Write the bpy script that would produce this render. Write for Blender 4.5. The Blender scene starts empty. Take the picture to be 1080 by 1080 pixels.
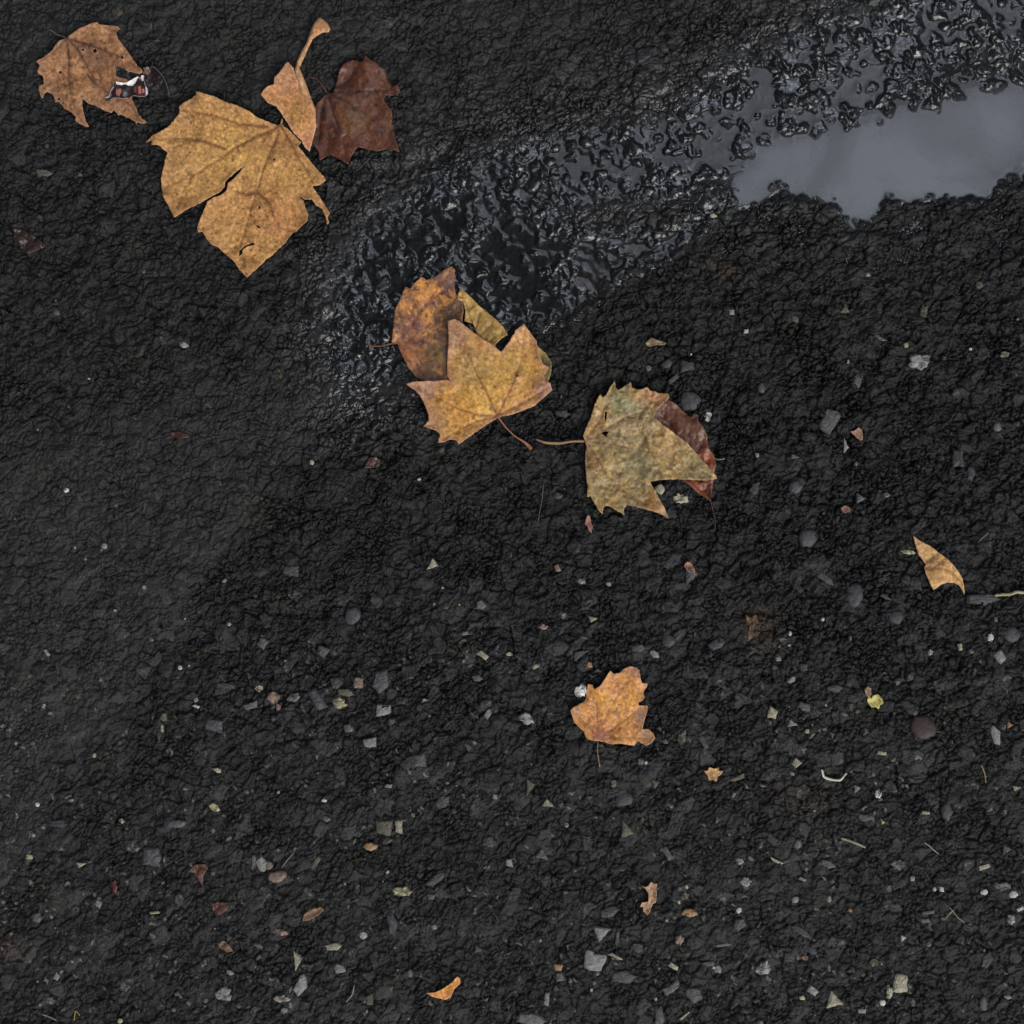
import bpy, math, random
import numpy as np
from mathutils import Vector
from mathutils.geometry import delaunay_2d_cdt
R = math.radians
C = bpy.context.scene.collection
SC = bpy.context.scene
MM = 0.0008                      # one unit of the local plan (1/1080 of the framed ground) in metres

# ------------------------------------------------------------ camera, sky, sun, exposure
cam = bpy.data.objects.new('camera', bpy.data.cameras.new('camera'))
C.objects.link(cam); SC.camera = cam
CAMH = 1.25
cam.location = (0, 0, CAMH)
cam.data.sensor_width = 36; cam.data.sensor_height = 36
cam.data.lens = 36*CAMH/(1080*MM)
cam.data.clip_start = 0.05; cam.data.clip_end = 500

SUN_EL, SUN_AZ = 46, 145          # azimuth clockwise from the top of the picture
sl = bpy.data.lights.new('sun', 'SUN'); sl.energy = 1.65; sl.angle = R(42); sl.color = (1, .975, .94)
sun = bpy.data.objects.new('sun', sl); C.objects.link(sun)
sd = Vector((math.sin(R(SUN_AZ))*math.cos(R(SUN_EL)), math.cos(R(SUN_AZ))*math.cos(R(SUN_EL)), math.sin(R(SUN_EL))))
sun.rotation_euler = sd.to_track_quat('Z', 'Y').to_euler()
sun.location = sd*5

w = bpy.data.worlds.new('World'); SC.world = w; w.use_nodes = True
nt = w.node_tree; nd = nt.nodes; lk = nt.links; nd.clear()
def wn(t, **k):
    n = nd.new(t)
    for a, b in k.items(): setattr(n, a, b)
    return n
sky = wn('ShaderNodeTexSky', sky_type='NISHITA', sun_disc=False)
sky.sun_elevation = R(SUN_EL); sky.sun_rotation = R(SUN_AZ); sky.air_density = 1; sky.dust_density = 3
bw = wn('ShaderNodeRGBToBW'); lk.new(sky.outputs[0], bw.inputs[0])
mx = wn('ShaderNodeMix', data_type='RGBA'); mx.inputs[0].default_value = .75
lk.new(sky.outputs[0], mx.inputs[6]); lk.new(bw.outputs[0], mx.inputs[7])
tc = wn('ShaderNodeTexCoord')
def dotn(v):
    n = wn('ShaderNodeVectorMath', operation='DOT_PRODUCT'); lk.new(tc.outputs['Generated'], n.inputs[0])
    n.inputs[1].default_value = Vector(v).normalized(); return n.outputs['Value']
def mrange(inp, a, b, c, d):
    n = wn('ShaderNodeMapRange', interpolation_type='SMOOTHSTEP'); lk.new(inp, n.inputs[0])
    for i, v in enumerate((a, b, c, d)): n.inputs[i+1].default_value = v
    return n.outputs[0]
def wm(op, a, b):
    n = wn('ShaderNodeMath', operation=op)
    for i, v in enumerate((a, b)):
        if isinstance(v, (int, float)): n.inputs[i].default_value = v
        else: lk.new(v, n.inputs[i])
    return n.outputs[0]
BRIGHT = (math.sin(R(25))*math.sin(R(22)), math.cos(R(25))*math.sin(R(22)), math.cos(R(22)))
nz = wn('ShaderNodeTexNoise'); nz.inputs['Scale'].default_value = 3.0; nz.inputs['Detail'].default_value = 5
lk.new(tc.outputs['Generated'], nz.inputs['Vector'])
cl = mrange(nz.outputs[0], .3, .7, .75, 1.25)                       # cloud cover, thicker and thinner
gap = mrange(dotn(BRIGHT), math.cos(R(13)), math.cos(R(10)), 0, 15)  # bright sky patch added, shaped so that puddle and wet film mirror it
dark = mrange(dotn((-.05, .03, 1)), math.cos(R(26)), math.cos(R(12)), 0, .55)   # dark patch added overhead, in place of the photographer mirrored in the water
f = wm('MULTIPLY', wm('SUBTRACT', wm('ADD', .85, gap), dark), cl)
mul = wn('ShaderNodeVectorMath', operation='SCALE'); lk.new(mx.outputs[2], mul.inputs[0]); lk.new(f, mul.inputs['Scale'])
bg = wn('ShaderNodeBackground'); bg.inputs[1].default_value = 0.115; lk.new(mul.outputs[0], bg.inputs[0])
lk.new(bg.outputs[0], wn('ShaderNodeOutputWorld').inputs[0])

SC.render.engine = 'CYCLES'
SC.view_settings.view_transform = 'Standard'; SC.view_settings.look = 'None'
SC.view_settings.exposure = 0.45; SC.view_settings.gamma = 1; SC.view_settings.use_curve_mapping = False

# ------------------------------------------------------------ numpy noise
def h01(ix, iy, seed):
    a = ix.astype(np.int64).astype(np.uint32); b = iy.astype(np.int64).astype(np.uint32)
    h = a*np.uint32(374761393) + b*np.uint32(668265263) + np.uint32((seed*2246822519) & 0xffffffff)
    h ^= h >> np.uint32(13); h *= np.uint32(1274126177); h ^= h >> np.uint32(16)
    h *= np.uint32(2654435761); h ^= h >> np.uint32(15)
    return (h.astype(np.float32))*np.float32(1/4294967296.0)
def vn(x, y, seed=0):
    x = np.asarray(x, np.float32); y = np.asarray(y, np.float32)
    ix = np.floor(x); iy = np.floor(y); fx = x-ix; fy = y-iy
    fx = fx*fx*fx*(fx*(fx*6-15)+10); fy = fy*fy*fy*(fy*(fy*6-15)+10)
    a = h01(ix, iy, seed); b = h01(ix+1, iy, seed); c = h01(ix, iy+1, seed); d = h01(ix+1, iy+1, seed)
    return (a+(b-a)*fx)*(1-fy) + (c+(d-c)*fx)*fy
def fbm(x, y, seed=0, o=4, g=.5):
    s = 0; t = 0; a = 1.0
    for k in range(o):
        s = s + a*vn(x*2**k + 17.3*k, y*2**k - 9.1*k, seed+k); t += a; a *= g
    return s/t
def worley(x, y, seed):
    ix = np.floor(x); iy = np.floor(y)
    f1 = np.full(x.shape, 9, np.float32); f2 = f1.copy(); idr = np.zeros(x.shape, np.float32)
    for dx in (-1, 0, 1):
        for dy in (-1, 0, 1):
            cx = ix+dx; cy = iy+dy
            d = np.hypot(cx+h01(cx, cy, seed)-x, cy+h01(cx, cy, seed+1)-y)
            r = h01(cx, cy, seed+2)
            m = d < f1
            f2 = np.where(m, f1, np.minimum(f2, d)); idr = np.where(m, r, idr); f1 = np.where(m, d, f1)
    return f1, f2, idr
def ss(a, b, x):
    t = np.clip((x-a)/(b-a), 0, 1); return t*t*(3-2*t)
def segdist(x, y, pts, closed=False):
    pts = [(float(a), float(b)) for a, b in pts]
    if closed: pts = pts+[pts[0]]
    d = np.full(x.shape, 1e9, np.float32)
    for (ax, ay), (bx, by) in zip(pts[:-1], pts[1:]):
        vx, vy = bx-ax, by-ay; L = vx*vx+vy*vy+1e-9
        t = np.clip(((x-ax)*vx+(y-ay)*vy)/L, 0, 1)
        d = np.minimum(d, np.hypot(x-ax-t*vx, y-ay-t*vy))
    return d
def inpoly(x, y, pts):
    c = np.zeros(x.shape, bool); n = len(pts); j = n-1
    for i in range(n):
        xi, yi = pts[i]; xj, yj = pts[j]
        if yi != yj:
            c ^= ((yi > y) != (yj > y)) & (x < (xj-xi)*(y-yi)/(yj-yi)+xi)
        j = i
    return c
def gauss(x, y, cx, cy, rx, ry=None, ang=0):
    ry = ry or rx; ca, sa = math.cos(R(ang)), math.sin(R(ang))
    u = (x-cx)*ca+(y-cy)*sa; v = -(x-cx)*sa+(y-cy)*ca
    return np.exp(-(u/rx)**2-(v/ry)**2)
def lin(c):
    a = np.array([(v/12.92 if v <= .04045 else ((v+.055)/1.055)**2.4) for v in (q/255 for q in c)], np.float32)
    return a*.96 + .04*float(a.mean())

# ------------------------------------------------------------ the ground: height, colour, wetness (plan units, y down)
PUDDLE = [(768,205),(775,188),(800,175),(800,160),(845,150),(900,135),(960,118),(1000,105),(1090,92),(1180,70),
          (1180,150),(1085,182),(1060,196),(1030,214),(985,208),(960,212),(935,206),(920,230),(902,242),(885,222),(862,205),(840,214),(822,196),(800,212),(780,216)]
FILM = [(396,368),(390,340),(405,295),(445,250),(500,220),(560,198),(640,184),(720,175),(790,130),(860,80),(930,60),(1000,20),(1090,-20)]
CHAN = [(480,330),(470,290),(500,255),(560,235),(640,245),(700,240),(770,200),(775,215),(720,262),(660,290),(610,330),(560,345),(500,350)]
ZW = -0.9
def filmdist(x, y):
    """distance to the axis of the wet band; its lower side is the steeper"""
    fx = [p[0] for p in FILM[2:]]; fy = [p[1] for p in FILM[2:]]
    return segdist(x, y, FILM)*(1+.75*ss(0, 20, y-np.interp(x, fx, fy))*ss(540, 640, x)*(1-ss(750, 800, x)))
def ground(x, y, colour=False):
    x = x.astype(np.float32); y = y.astype(np.float32)
    wx = x + 5*(vn(x/13, y/13, 1)-.5) + 3.4*(vn(x/5.2, y/5.2, 2)-.5) + 1.4*(vn(x/2.4, y/2.4, 3)-.5)
    wy = y + 5*(vn(x/13, y/13, 4)-.5) + 3.4*(vn(x/5.2, y/5.2, 5)-.5) + 1.4*(vn(x/2.4, y/2.4, 6)-.5)
    n = fbm(x/60, y/60, 8, 3)
    # where the surface is worn smooth and where it is open and rough
    edge = ss(-17, 17, (x-95)*.86+(y-790)*.62+20*(n-.5)*3)            # diagonal step at the lower left
    low = ss(420, 520, y+.3*x)*(1-edge)                              # worn, dusty lower left
    top = np.exp(-((y+20)/130)**2)*(1-ss(500, 760, x))
    rough = 1.0 - .36*low - .25*top + .18*ss(420, 800, x)*np.exp(-((y-430)/230)**2)
    rough = rough - .22*ss(700, 900, y)
    f1, f2, i1 = worley(wx/15+.31*wy/15, wy/13, 11)
    z = 2.9*(i1-.5) + 1.0*(1-ss(0, .85, f1)) ; c1 = 1-ss(0, .16, f2-f1)
    z = z - 3.2*c1*vn(x/30, y/30, 40)
    flat = (i1 > .80)
    f1, f2, i2 = worley(wx/6.3, wy/5.6+.25*wx/6.3, 21)
    z2 = 2.6*(i2-.5) + 1.0*(1-ss(0, .9, f1)) - 3.8*(1-ss(0, .17, f2-f1))*ss(.3, .85, .5*vn(x/11, y/11, 41)+.5*vn(x/32, y/32, 43))
    z = z + z2*np.where(flat, .5, 1)
    f1, f2, i3 = worley(wx/2.9, wy/2.9, 31)
    z = z + (0.6*(i3-.5) + .4*(1-f1) - .8*(1-ss(0, .2, f2-f1))*vn(x/8, y/8, 42))*np.where(flat, .4, 1)
    f1, f2, i0 = worley(wx/29-.2*wy/29, wy/25, 45)
    z = z + 1.6*(i0-.5) + 1.3*(1-ss(0, .8, f1)) - 1.2*(1-ss(0, .1, f2-f1))*vn(x/40, y/40, 48)
    z = z*1.1 + 2.6*(fbm(x/42, y/42, 50, 3)-.5) + 5.5*(fbm(x/17, y/17, 52, 2)-.5) - .4
    z = z*rough
    z = z + .9*low + 1.2*(1-edge)*ss(420, 520, y+.3*x)*.8
    # water courses
    wet = np.zeros_like(x); near = (x > 300) & (y < 480) & (x < 1300) & (y > -120)
    if near.any():
        xs = x[near]; ys = y[near]; zs = z[near]
        pin = inpoly(xs, ys, PUDDLE); pd = segdist(xs, ys, PUDDLE, True); sdist = np.where(pin, -pd, pd) + 15*(vn(xs/13, ys/13, 60)-.5) + 7*(vn(xs/5, ys/5, 61)-.5)
        yb = np.interp(xs, [300, 780, 900, 1080, 1300], [400, 195, 180, 150, 100])
        above = ss(6, -18, ys-yb)
        fd = filmdist(xs, ys)
        film = np.exp(-(fd/54)**2)
        cin = inpoly(xs, ys, CHAN); cd = segdist(xs, ys, CHAN, True); ch = ss(-9, 22, np.where(cin, cd, -cd))
        core = ss(9, -14, sdist)
        rim = np.exp(-np.clip(sdist, 0, None)/55)*above
        ux = xs + 8*(vn(xs/8, ys/8, 62)-.5) + 3*(vn(xs/3.4, ys/3.4, 65)-.5); uy = ys + 8*(vn(xs/8, ys/8, 63)-.5) + 3*(vn(xs/3.4, ys/3.4, 66)-.5)
        g1, g2, j1 = worley(ux/11.5, uy/10.5, 64); h1_, h2_, j2 = worley(ux/5.4, uy/5.4, 67)
        zl = 2.9*j1*(1-ss(.05, .8, g1)) + 1.2*j2*(1-ss(.05, .85, h1_)) + 3.0*(fbm(xs/26, ys/26, 68, 2)-.5) - 1.35
        calm = np.exp(-np.clip(sdist, 0, None)/15)*above; zl = zl*(1-.35*ch)*(1-.3*calm) - .75*ch - .1*calm
        kk = np.clip(.97*np.exp(-(fd/60)**4)*ss(340, 400, xs+.3*(400-ys)) + 1.3*rim + 1.2*ch, 0, 1)*(1-ss(4, 24, ys-yb-8)*ss(765, 800, xs))
        zs = zs*(1-kk) + zl*kk
        zs = zs*(1-.82*core) - 3.4*core - .9*rim*(1-core) - .3*film*(1-core) - .45*ch*(1-core)
        zs = zs + 1.3*np.exp(-((sdist-12)/12)**2)*(1-above)*ss(770, 800, xs)
        z[near] = zs
        wet[near] = np.clip(1.0*np.exp(-(fd/85)**2)*(.55+.45*ss(.35,.6,fbm(xs/30, ys/30, 69, 2))) + .9*np.exp(-np.clip(sdist, 0, None)/70)*(.12+.88*above) + ch
                            + .3*gauss(xs, ys, 390, 410, 60, 34, 120), 0, 1)
    if not colour: return z
    under = ss(ZW+.05, ZW-.35, z)*ss(.05, .3, wet)
    v = fbm(x/9, y/9, 70, 3)
    m = .5 + 1.0*v*(.6+.8*i2)
    base = np.stack([m*.0100, m*.0101, m*.0104], -1)
    # embedded aggregate: slate, grey and a few pale or rusty stones bound in the bitumen
    r = vn(np.floor(i1*9973)*.731, np.floor(i1*7919)*.317, 71)
    seen = flat*ss(.3, .6, vn(x/70, y/70, 72)*.6+.4*ss(450, 800, y))
    stone = seen[..., None]*(np.array([.0105, .0105, .0112])*(r[..., None]*1.6))
    base = base + stone
    sp = (i3 > .978)*(.15+.85*ss(560, 820, y))*(1-wet)*vn(x/25, y/25, 73)
    base = base + sp[..., None]*np.array([.11, .105, .085])
    sp = (i3 < .005)*(1-wet)*vn(x/25, y/25, 74)
    base = base + sp[..., None]*np.array([.07, .045, .02])
    dust = np.clip(.62*low*(.35+.9*fbm(x/45, y/45, 75, 3)) + .45*top + .25*ss(600, 900, y)*fbm(x/50, y/50, 76, 3), 0, 1)*(1-.8*wet)
    dust = dust*(.55+.9*fbm(x/3.2, y/3.2, 77, 2))
    base = base + dust[..., None]*np.array([.0112, .0114, .0106])
    moss = ss(.6, .8, fbm(x/38, y/38, 78, 3))*fbm(x/4, y/4, 79, 2)
    base = base + moss[..., None]*np.array([.005, .0053, .002])
    rust = gauss(x, y, 760, 285, 16, 10)+gauss(x, y, 845, 842, 26, 18)+.8*gauss(x, y, 622, 300, 20, 14)+1.2*gauss(x, y, 803, 662, 20, 22)+gauss(x, y, 12, 1000, 20, 14)
    base = base + (rust*fbm(x/5, y/5, 80, 2))[..., None]*np.array([.028, .014, .006])
    base = base*(1-.45*wet)[..., None]
    return z, np.clip(base, .002, 1), wet*(1-under) - .6*under

# ------------------------------------------------------------ helpers
def W(px, py, z=0): return ((px-540)*MM, (540-py)*MM, z*MM)
def tag(o, label=None, cat=None, group=None, kind=None):
    if label: o['label'] = label
    if cat: o['category'] = cat
    if group: o['group'] = group
    if kind: o['kind'] = kind
    return o
def mesh_obj(name, co, loops, sizes, mat, parent=None, smooth=True, attrs=None, origin=(0, 0, 0)):
    me = bpy.data.meshes.new(name)
    co = np.asarray(co, np.float32) - np.asarray(origin, np.float32)
    me.vertices.add(len(co)); me.vertices.foreach_set('co', co.ravel())
    loops = np.asarray(loops, np.int32).ravel(); sizes = np.asarray(sizes, np.int32)
    me.loops.add(len(loops)); me.loops.foreach_set('vertex_index', loops)
    me.polygons.add(len(sizes)); me.polygons.foreach_set('loop_start', np.concatenate([[0], np.cumsum(sizes)[:-1]]).astype(np.int32))
    me.update(calc_edges=True); me.validate()
    me.polygons.foreach_set('use_smooth', np.full(len(me.polygons), smooth))
    for k, (t, a) in (attrs or {}).items():
        at = me.attributes.new(k, t, 'POINT'); at.data.foreach_set('vector' if t == 'FLOAT_VECTOR' else 'value', np.asarray(a, np.float32).ravel())
    me.materials.append(mat)
    o = bpy.data.objects.new(name, me); C.objects.link(o); o.location = origin
    if parent: o.parent = parent; o.location = Vector(origin)-parent.location
    return o
def empty(name, loc):
    o = bpy.data.objects.new(name, None); o.empty_display_size = .01; C.objects.link(o); o.location = loc; return o

def newmat(name):
    m = bpy.data.materials.new(name); m.use_nodes = True; t = m.node_tree; t.nodes.clear()
    out = t.nodes.new('ShaderNodeOutputMaterial'); p = t.nodes.new('ShaderNodeBsdfPrincipled'); t.links.new(p.outputs[0], out.inputs[0])
    return m, t, p
def N(t, ty, **k):
    n = t.nodes.new(ty)
    for a, b in k.items():
        if a.startswith('i_'): n.inputs[a[2:].replace('_', ' ')].default_value = b
        else: setattr(n, a, b)
    return n
def objcoord(t): return N(t, 'ShaderNodeTexCoord').outputs['Object']

# ------------------------------------------------------------ materials
def ground_mat():
    m, t, p = newmat('wet_asphalt')
    a = N(t, 'ShaderNodeAttribute', attribute_name='alb'); wt = N(t, 'ShaderNodeAttribute', attribute_name='wet')
    co = objcoord(t)
    n1 = N(t, 'ShaderNodeTexNoise', i_Scale=900, i_Detail=4, i_Roughness=.65); t.links.new(co, n1.inputs['Vector'])
    mr = N(t, 'ShaderNodeMapRange'); t.links.new(n1.outputs[0], mr.inputs[0])
    for i, v in enumerate((.3, .7, .45, 1.6)): mr.inputs[i+1].default_value = v
    sc = N(t, 'ShaderNodeVectorMath', operation='SCALE'); t.links.new(a.outputs['Vector'], sc.inputs[0]); t.links.new(mr.outputs[0], sc.inputs['Scale'])
    t.links.new(sc.outputs[0], p.inputs['Base Color'])
    r = N(t, 'ShaderNodeMapRange'); t.links.new(wt.outputs['Fac'], r.inputs[0])
    for i, v in enumerate((0, 1, .42, .14)): r.inputs[i+1].default_value = v
    n2 = N(t, 'ShaderNodeTexNoise', i_Scale=260, i_Detail=3); t.links.new(co, n2.inputs['Vector'])
    ad = N(t, 'ShaderNodeMath', operation='MULTIPLY_ADD'); t.links.new(n2.outputs[0], ad.inputs[0]); ad.inputs[1].default_value = .12; 
    sb = N(t, 'ShaderNodeMath', operation='SUBTRACT'); t.links.new(r.outputs[0], sb.inputs[0]); sb.inputs[1].default_value = .05
    t.links.new(sb.outputs[0], ad.inputs[2]); t.links.new(ad.outputs[0], p.inputs['Roughness'])
    sp = N(t, 'ShaderNodeMapRange'); t.links.new(wt.outputs['Fac'], sp.inputs[0])
    for i, v in enumerate((0, 1, .15, .5)): sp.inputs[i+1].default_value = v
    t.links.new(sp.outputs[0], p.inputs['Specular IOR Level'])
    b = N(t, 'ShaderNodeBump'); b.inputs['Distance'].default_value = .0007
    st = N(t, 'ShaderNodeMapRange'); t.links.new(wt.outputs['Fac'], st.inputs[0])
    for i, v in enumerate((0, 1, .85, .06)): st.inputs[i+1].default_value = v
    t.links.new(st.outputs[0], b.inputs['Strength']); t.links.new(n1.outputs[0], b.inputs['Height']); t.links.new(b.outputs[0], p.inputs['Normal'])
    return m
def water_mat():
    m, t, p = newmat('puddle_water'); t.nodes.remove(p)
    out = [n for n in t.nodes if n.type == 'OUTPUT_MATERIAL'][0]
    co = objcoord(t)
    n1 = N(t, 'ShaderNodeTexNoise', i_Scale=9, i_Detail=5, i_Roughness=.6, i_Distortion=1.2); t.links.new(co, n1.inputs['Vector'])
    fr = N(t, 'ShaderNodeFresnel'); fr.inputs[0].default_value = 1.33
    gl = N(t, 'ShaderNodeBsdfGlossy'); gl.inputs['Roughness'].default_value = .05
    tr = N(t, 'ShaderNodeBsdfTransparent'); tr.inputs[0].default_value = (.93, .95, .96, 1)
    df = N(t, 'ShaderNodeBsdfDiffuse'); df.inputs[0].default_value = (.052, .058, .069, 1)
    mrr = N(t, 'ShaderNodeMapRange'); t.links.new(n1.outputs[0], mrr.inputs[0])
    for i, v in enumerate((.38, .62, .5, 1.2)): mrr.inputs[i+1].default_value = v
    dp = N(t, 'ShaderNodeAttribute', attribute_name='silt'); mm = N(t, 'ShaderNodeMath', operation='MULTIPLY')
    t.links.new(dp.outputs['Fac'], mm.inputs[0]); t.links.new(mrr.outputs[0], mm.inputs[1])
    m1 = N(t, 'ShaderNodeMixShader'); t.links.new(mm.outputs[0], m1.inputs[0]); t.links.new(tr.outputs[0], m1.inputs[1]); t.links.new(df.outputs[0], m1.inputs[2])
    m2 = N(t, 'ShaderNodeMixShader'); t.links.new(fr.outputs[0], m2.inputs[0]); t.links.new(m1.outputs[0], m2.inputs[1]); t.links.new(gl.outputs[0], m2.inputs[2])
    t.links.new(m2.outputs[0], out.inputs[0])
    return m
def leaf_mat(name, rough=.5, spec=.35, netw=.7, grain=.45):
    m, t, p = newmat(name)
    a = N(t, 'ShaderNodeAttribute', attribute_name='alb'); co = objcoord(t)
    n1 = N(t, 'ShaderNodeTexNoise', i_Scale=420, i_Detail=4, i_Roughness=.6); t.links.new(co, n1.inputs['Vector'])
    nw = N(t, 'ShaderNodeTexNoise', i_Scale=160, i_Detail=2); t.links.new(co, nw.inputs['Vector'])
    wp = N(t, 'ShaderNodeVectorMath', operation='MULTIPLY_ADD'); t.links.new(nw.outputs['Color'], wp.inputs[0]); wp.inputs[1].default_value = (.006,)*3; t.links.new(co, wp.inputs[2])
    vo = N(t, 'ShaderNodeTexVoronoi', feature='DISTANCE_TO_EDGE', i_Scale=230); t.links.new(wp.outputs[0], vo.inputs['Vector'])
    vr = N(t, 'ShaderNodeMapRange'); t.links.new(vo.outputs[0], vr.inputs[0])
    for i, v in enumerate((0, .16, 1-netw*.35, 1)): vr.inputs[i+1].default_value = v
    mr = N(t, 'ShaderNodeMapRange'); t.links.new(n1.outputs[0], mr.inputs[0])
    for i, v in enumerate((.25, .75, 1-grain, 1+grain)): mr.inputs[i+1].default_value = v
    mu = N(t, 'ShaderNodeMath', operation='MULTIPLY'); t.links.new(mr.outputs[0], mu.inputs[0]); t.links.new(vr.outputs[0], mu.inputs[1])
    sc = N(t, 'ShaderNodeVectorMath', operation='SCALE'); t.links.new(a.outputs['Vector'], sc.inputs[0]); t.links.new(mu.outputs[0], sc.inputs['Scale'])
    t.links.new(sc.outputs[0], p.inputs['Base Color'])
    p.inputs['Roughness'].default_value = rough; p.inputs['Specular IOR Level'].default_value = spec
    ad = N(t, 'ShaderNodeMath', operation='ADD'); t.links.new(vr.outputs[0], ad.inputs[0]); t.links.new(n1.outputs[0], ad.inputs[1])
    b = N(t, 'ShaderNodeBump', i_Strength=.45); b.inputs['Distance'].default_value = .0006
    t.links.new(ad.outputs[0], b.inputs['Height']); t.links.new(b.outputs[0], p.inputs['Normal'])
    return m
def stone_mat(name, rough=.55, streak=False):
    m, t, p = newmat(name)
    a = N(t, 'ShaderNodeAttribute', attribute_name='alb'); co = objcoord(t)
    mp = N(t, 'ShaderNodeMapping'); t.links.new(co, mp.inputs[0]); mp.inputs['Scale'].default_value = (3, .6, 1) if streak else (1, 1, 1)
    n1 = N(t, 'ShaderNodeTexNoise', i_Scale=380, i_Detail=5, i_Roughness=.7); t.links.new(mp.outputs[0], n1.inputs['Vector'])
    mr = N(t, 'ShaderNodeMapRange'); t.links.new(n1.outputs[0], mr.inputs[0])
    for i, v in enumerate((.3, .7, .45, 1.45)): mr.inputs[i+1].default_value = v
    sc = N(t, 'ShaderNodeVectorMath', operation='SCALE'); t.links.new(a.outputs['Vector'], sc.inputs[0]); t.links.new(mr.outputs[0], sc.inputs['Scale'])
    t.links.new(sc.outputs[0], p.inputs['Base Color']); p.inputs['Roughness'].default_value = rough; p.inputs['Specular IOR Level'].default_value = .35
    b = N(t, 'ShaderNodeBump', i_Strength=.6); b.inputs['Distance'].default_value = .0005
    t.links.new(n1.outputs[0], b.inputs['Height']); t.links.new(b.outputs[0], p.inputs['Normal'])
    return m
M_GROUND, M_WATER = ground_mat(), water_mat()
M_DRY = leaf_mat('dry_leaf', .62, .25); M_DAMP = leaf_mat('damp_leaf', .45, .35, .35); M_WET = leaf_mat('soaked_leaf', .36, .35, .3, .3)
M_STEM = leaf_mat('leaf_stem', .5, .3, .1, .25); M_STONE = stone_mat('stone_chip'); M_STREAK = stone_mat('streaky_stone', .5, True)
M_FOIL = leaf_mat('glossy_film', .3, .45, 0, .1)

# ------------------------------------------------------------ ground sheet
def axis(lo, hi, step, far, g):
    core = np.arange(lo, hi+step, step); out = []; s = step; v = 0
    while v < far: s *= g; v += s; out.append(v)
    out = np.array(out); return np.concatenate([core[0]-out[::-1], core, core[-1]+out])
ax = axis(-30, 1110, .8, 60000, 1.07).astype(np.float64)
ay = ax.copy()
nx, ny = len(ax), len(ay)
Z = np.empty((ny, nx), np.float32); A = np.empty((ny, nx, 3), np.float32); WT = np.empty((ny, nx), np.float32)
for r0 in range(0, ny, 300):
    X, Y = np.meshgrid(ax, ay[r0:r0+300])
    z, a, wv = ground(X, Y, True)
    Z[r0:r0+300] = z; A[r0:r0+300] = a; WT[r0:r0+300] = wv
X, Y = np.meshgrid(ax, ay)
co = np.stack([(X-540)*MM, (540-Y)*MM, Z*MM], -1).reshape(-1, 3)
i = np.arange(nx*ny, dtype=np.int32).reshape(ny, nx)
q = np.stack([i[:-1, :-1], i[1:, :-1], i[1:, 1:], i[:-1, 1:]], -1).reshape(-1, 4)
g = mesh_obj('asphalt_ground', co, q, np.full(len(q), 4), M_GROUND, attrs={'alb': ('FLOAT_VECTOR', A), 'wet': ('FLOAT', WT)})
tag(g, kind='structure'); del co, q, X, Y

# ------------------------------------------------------------ puddle: level water with a meniscus against the lumps
gx = np.arange(330, 1112, .9); gy = np.arange(-30, 400, .9); X, Y = np.meshgrid(gx, gy)
zg = ground(X, Y)
def blur(a, k):
    for _ in range(k):
        a = (a+np.roll(a, 1, 0)+np.roll(a, -1, 0))/3; a = (a+np.roll(a, 1, 1)+np.roll(a, -1, 1))/3
    return a
zb = blur(zg, 1)
fd = filmdist(X, Y); pin = inpoly(X, Y, PUDDLE); pdn = np.where(pin, 0, segdist(X, Y, PUDDLE, True)); cin = np.where(inpoly(X, Y, CHAN), 0, segdist(X, Y, CHAN, True))
rimm = np.exp(-pdn/42)*ss(4, -20, Y-np.interp(X, [300, 780, 900, 1080, 1300], [400, 195, 180, 150, 100]))
mask = np.clip(np.maximum.reduce([1.15*np.exp(-(fd/64)**4), 1.25*rimm, ss(16, 1, cin), ss(8, 1, pdn)]), 0, 1)
zf = blur(zg, 3) + .42; zf2 = blur(zf, 8)                       # the film drapes over the lumps, drawn smooth by surface tension
sq = .30; zz = sq*np.log(np.exp(ZW/sq)+np.exp(np.minimum(zf, zf2+.7)/sq))
zz = blur(zz, 1) - 3.0*(1-mask)
keep = (np.minimum(np.minimum(fd-65, pdn-60), cin-14) < 0) & (zb < zz+1.0)
kq = keep[:-1, :-1] | keep[1:, :-1] | keep[1:, 1:] | keep[:-1, 1:]
i = np.arange(X.size, dtype=np.int32).reshape(X.shape)
q = np.stack([i[:-1, :-1], i[1:, :-1], i[1:, 1:], i[:-1, 1:]], -1)[kq]
used, inv = np.unique(q.ravel(), return_inverse=True)
silt = (ss(20, -12, np.where(pin, -segdist(X, Y, PUDDLE, True), pdn))*.95*ss(ZW, ZW-.5, zb)).ravel()[used]
co = np.stack([(X-540)*MM, (540-Y)*MM, zz*MM], -1).reshape(-1, 3)[used]
tag(mesh_obj('puddle_water', co, inv, np.full(len(q), 4), M_WATER, attrs={'silt': ('FLOAT', silt)}), kind='structure')

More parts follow.
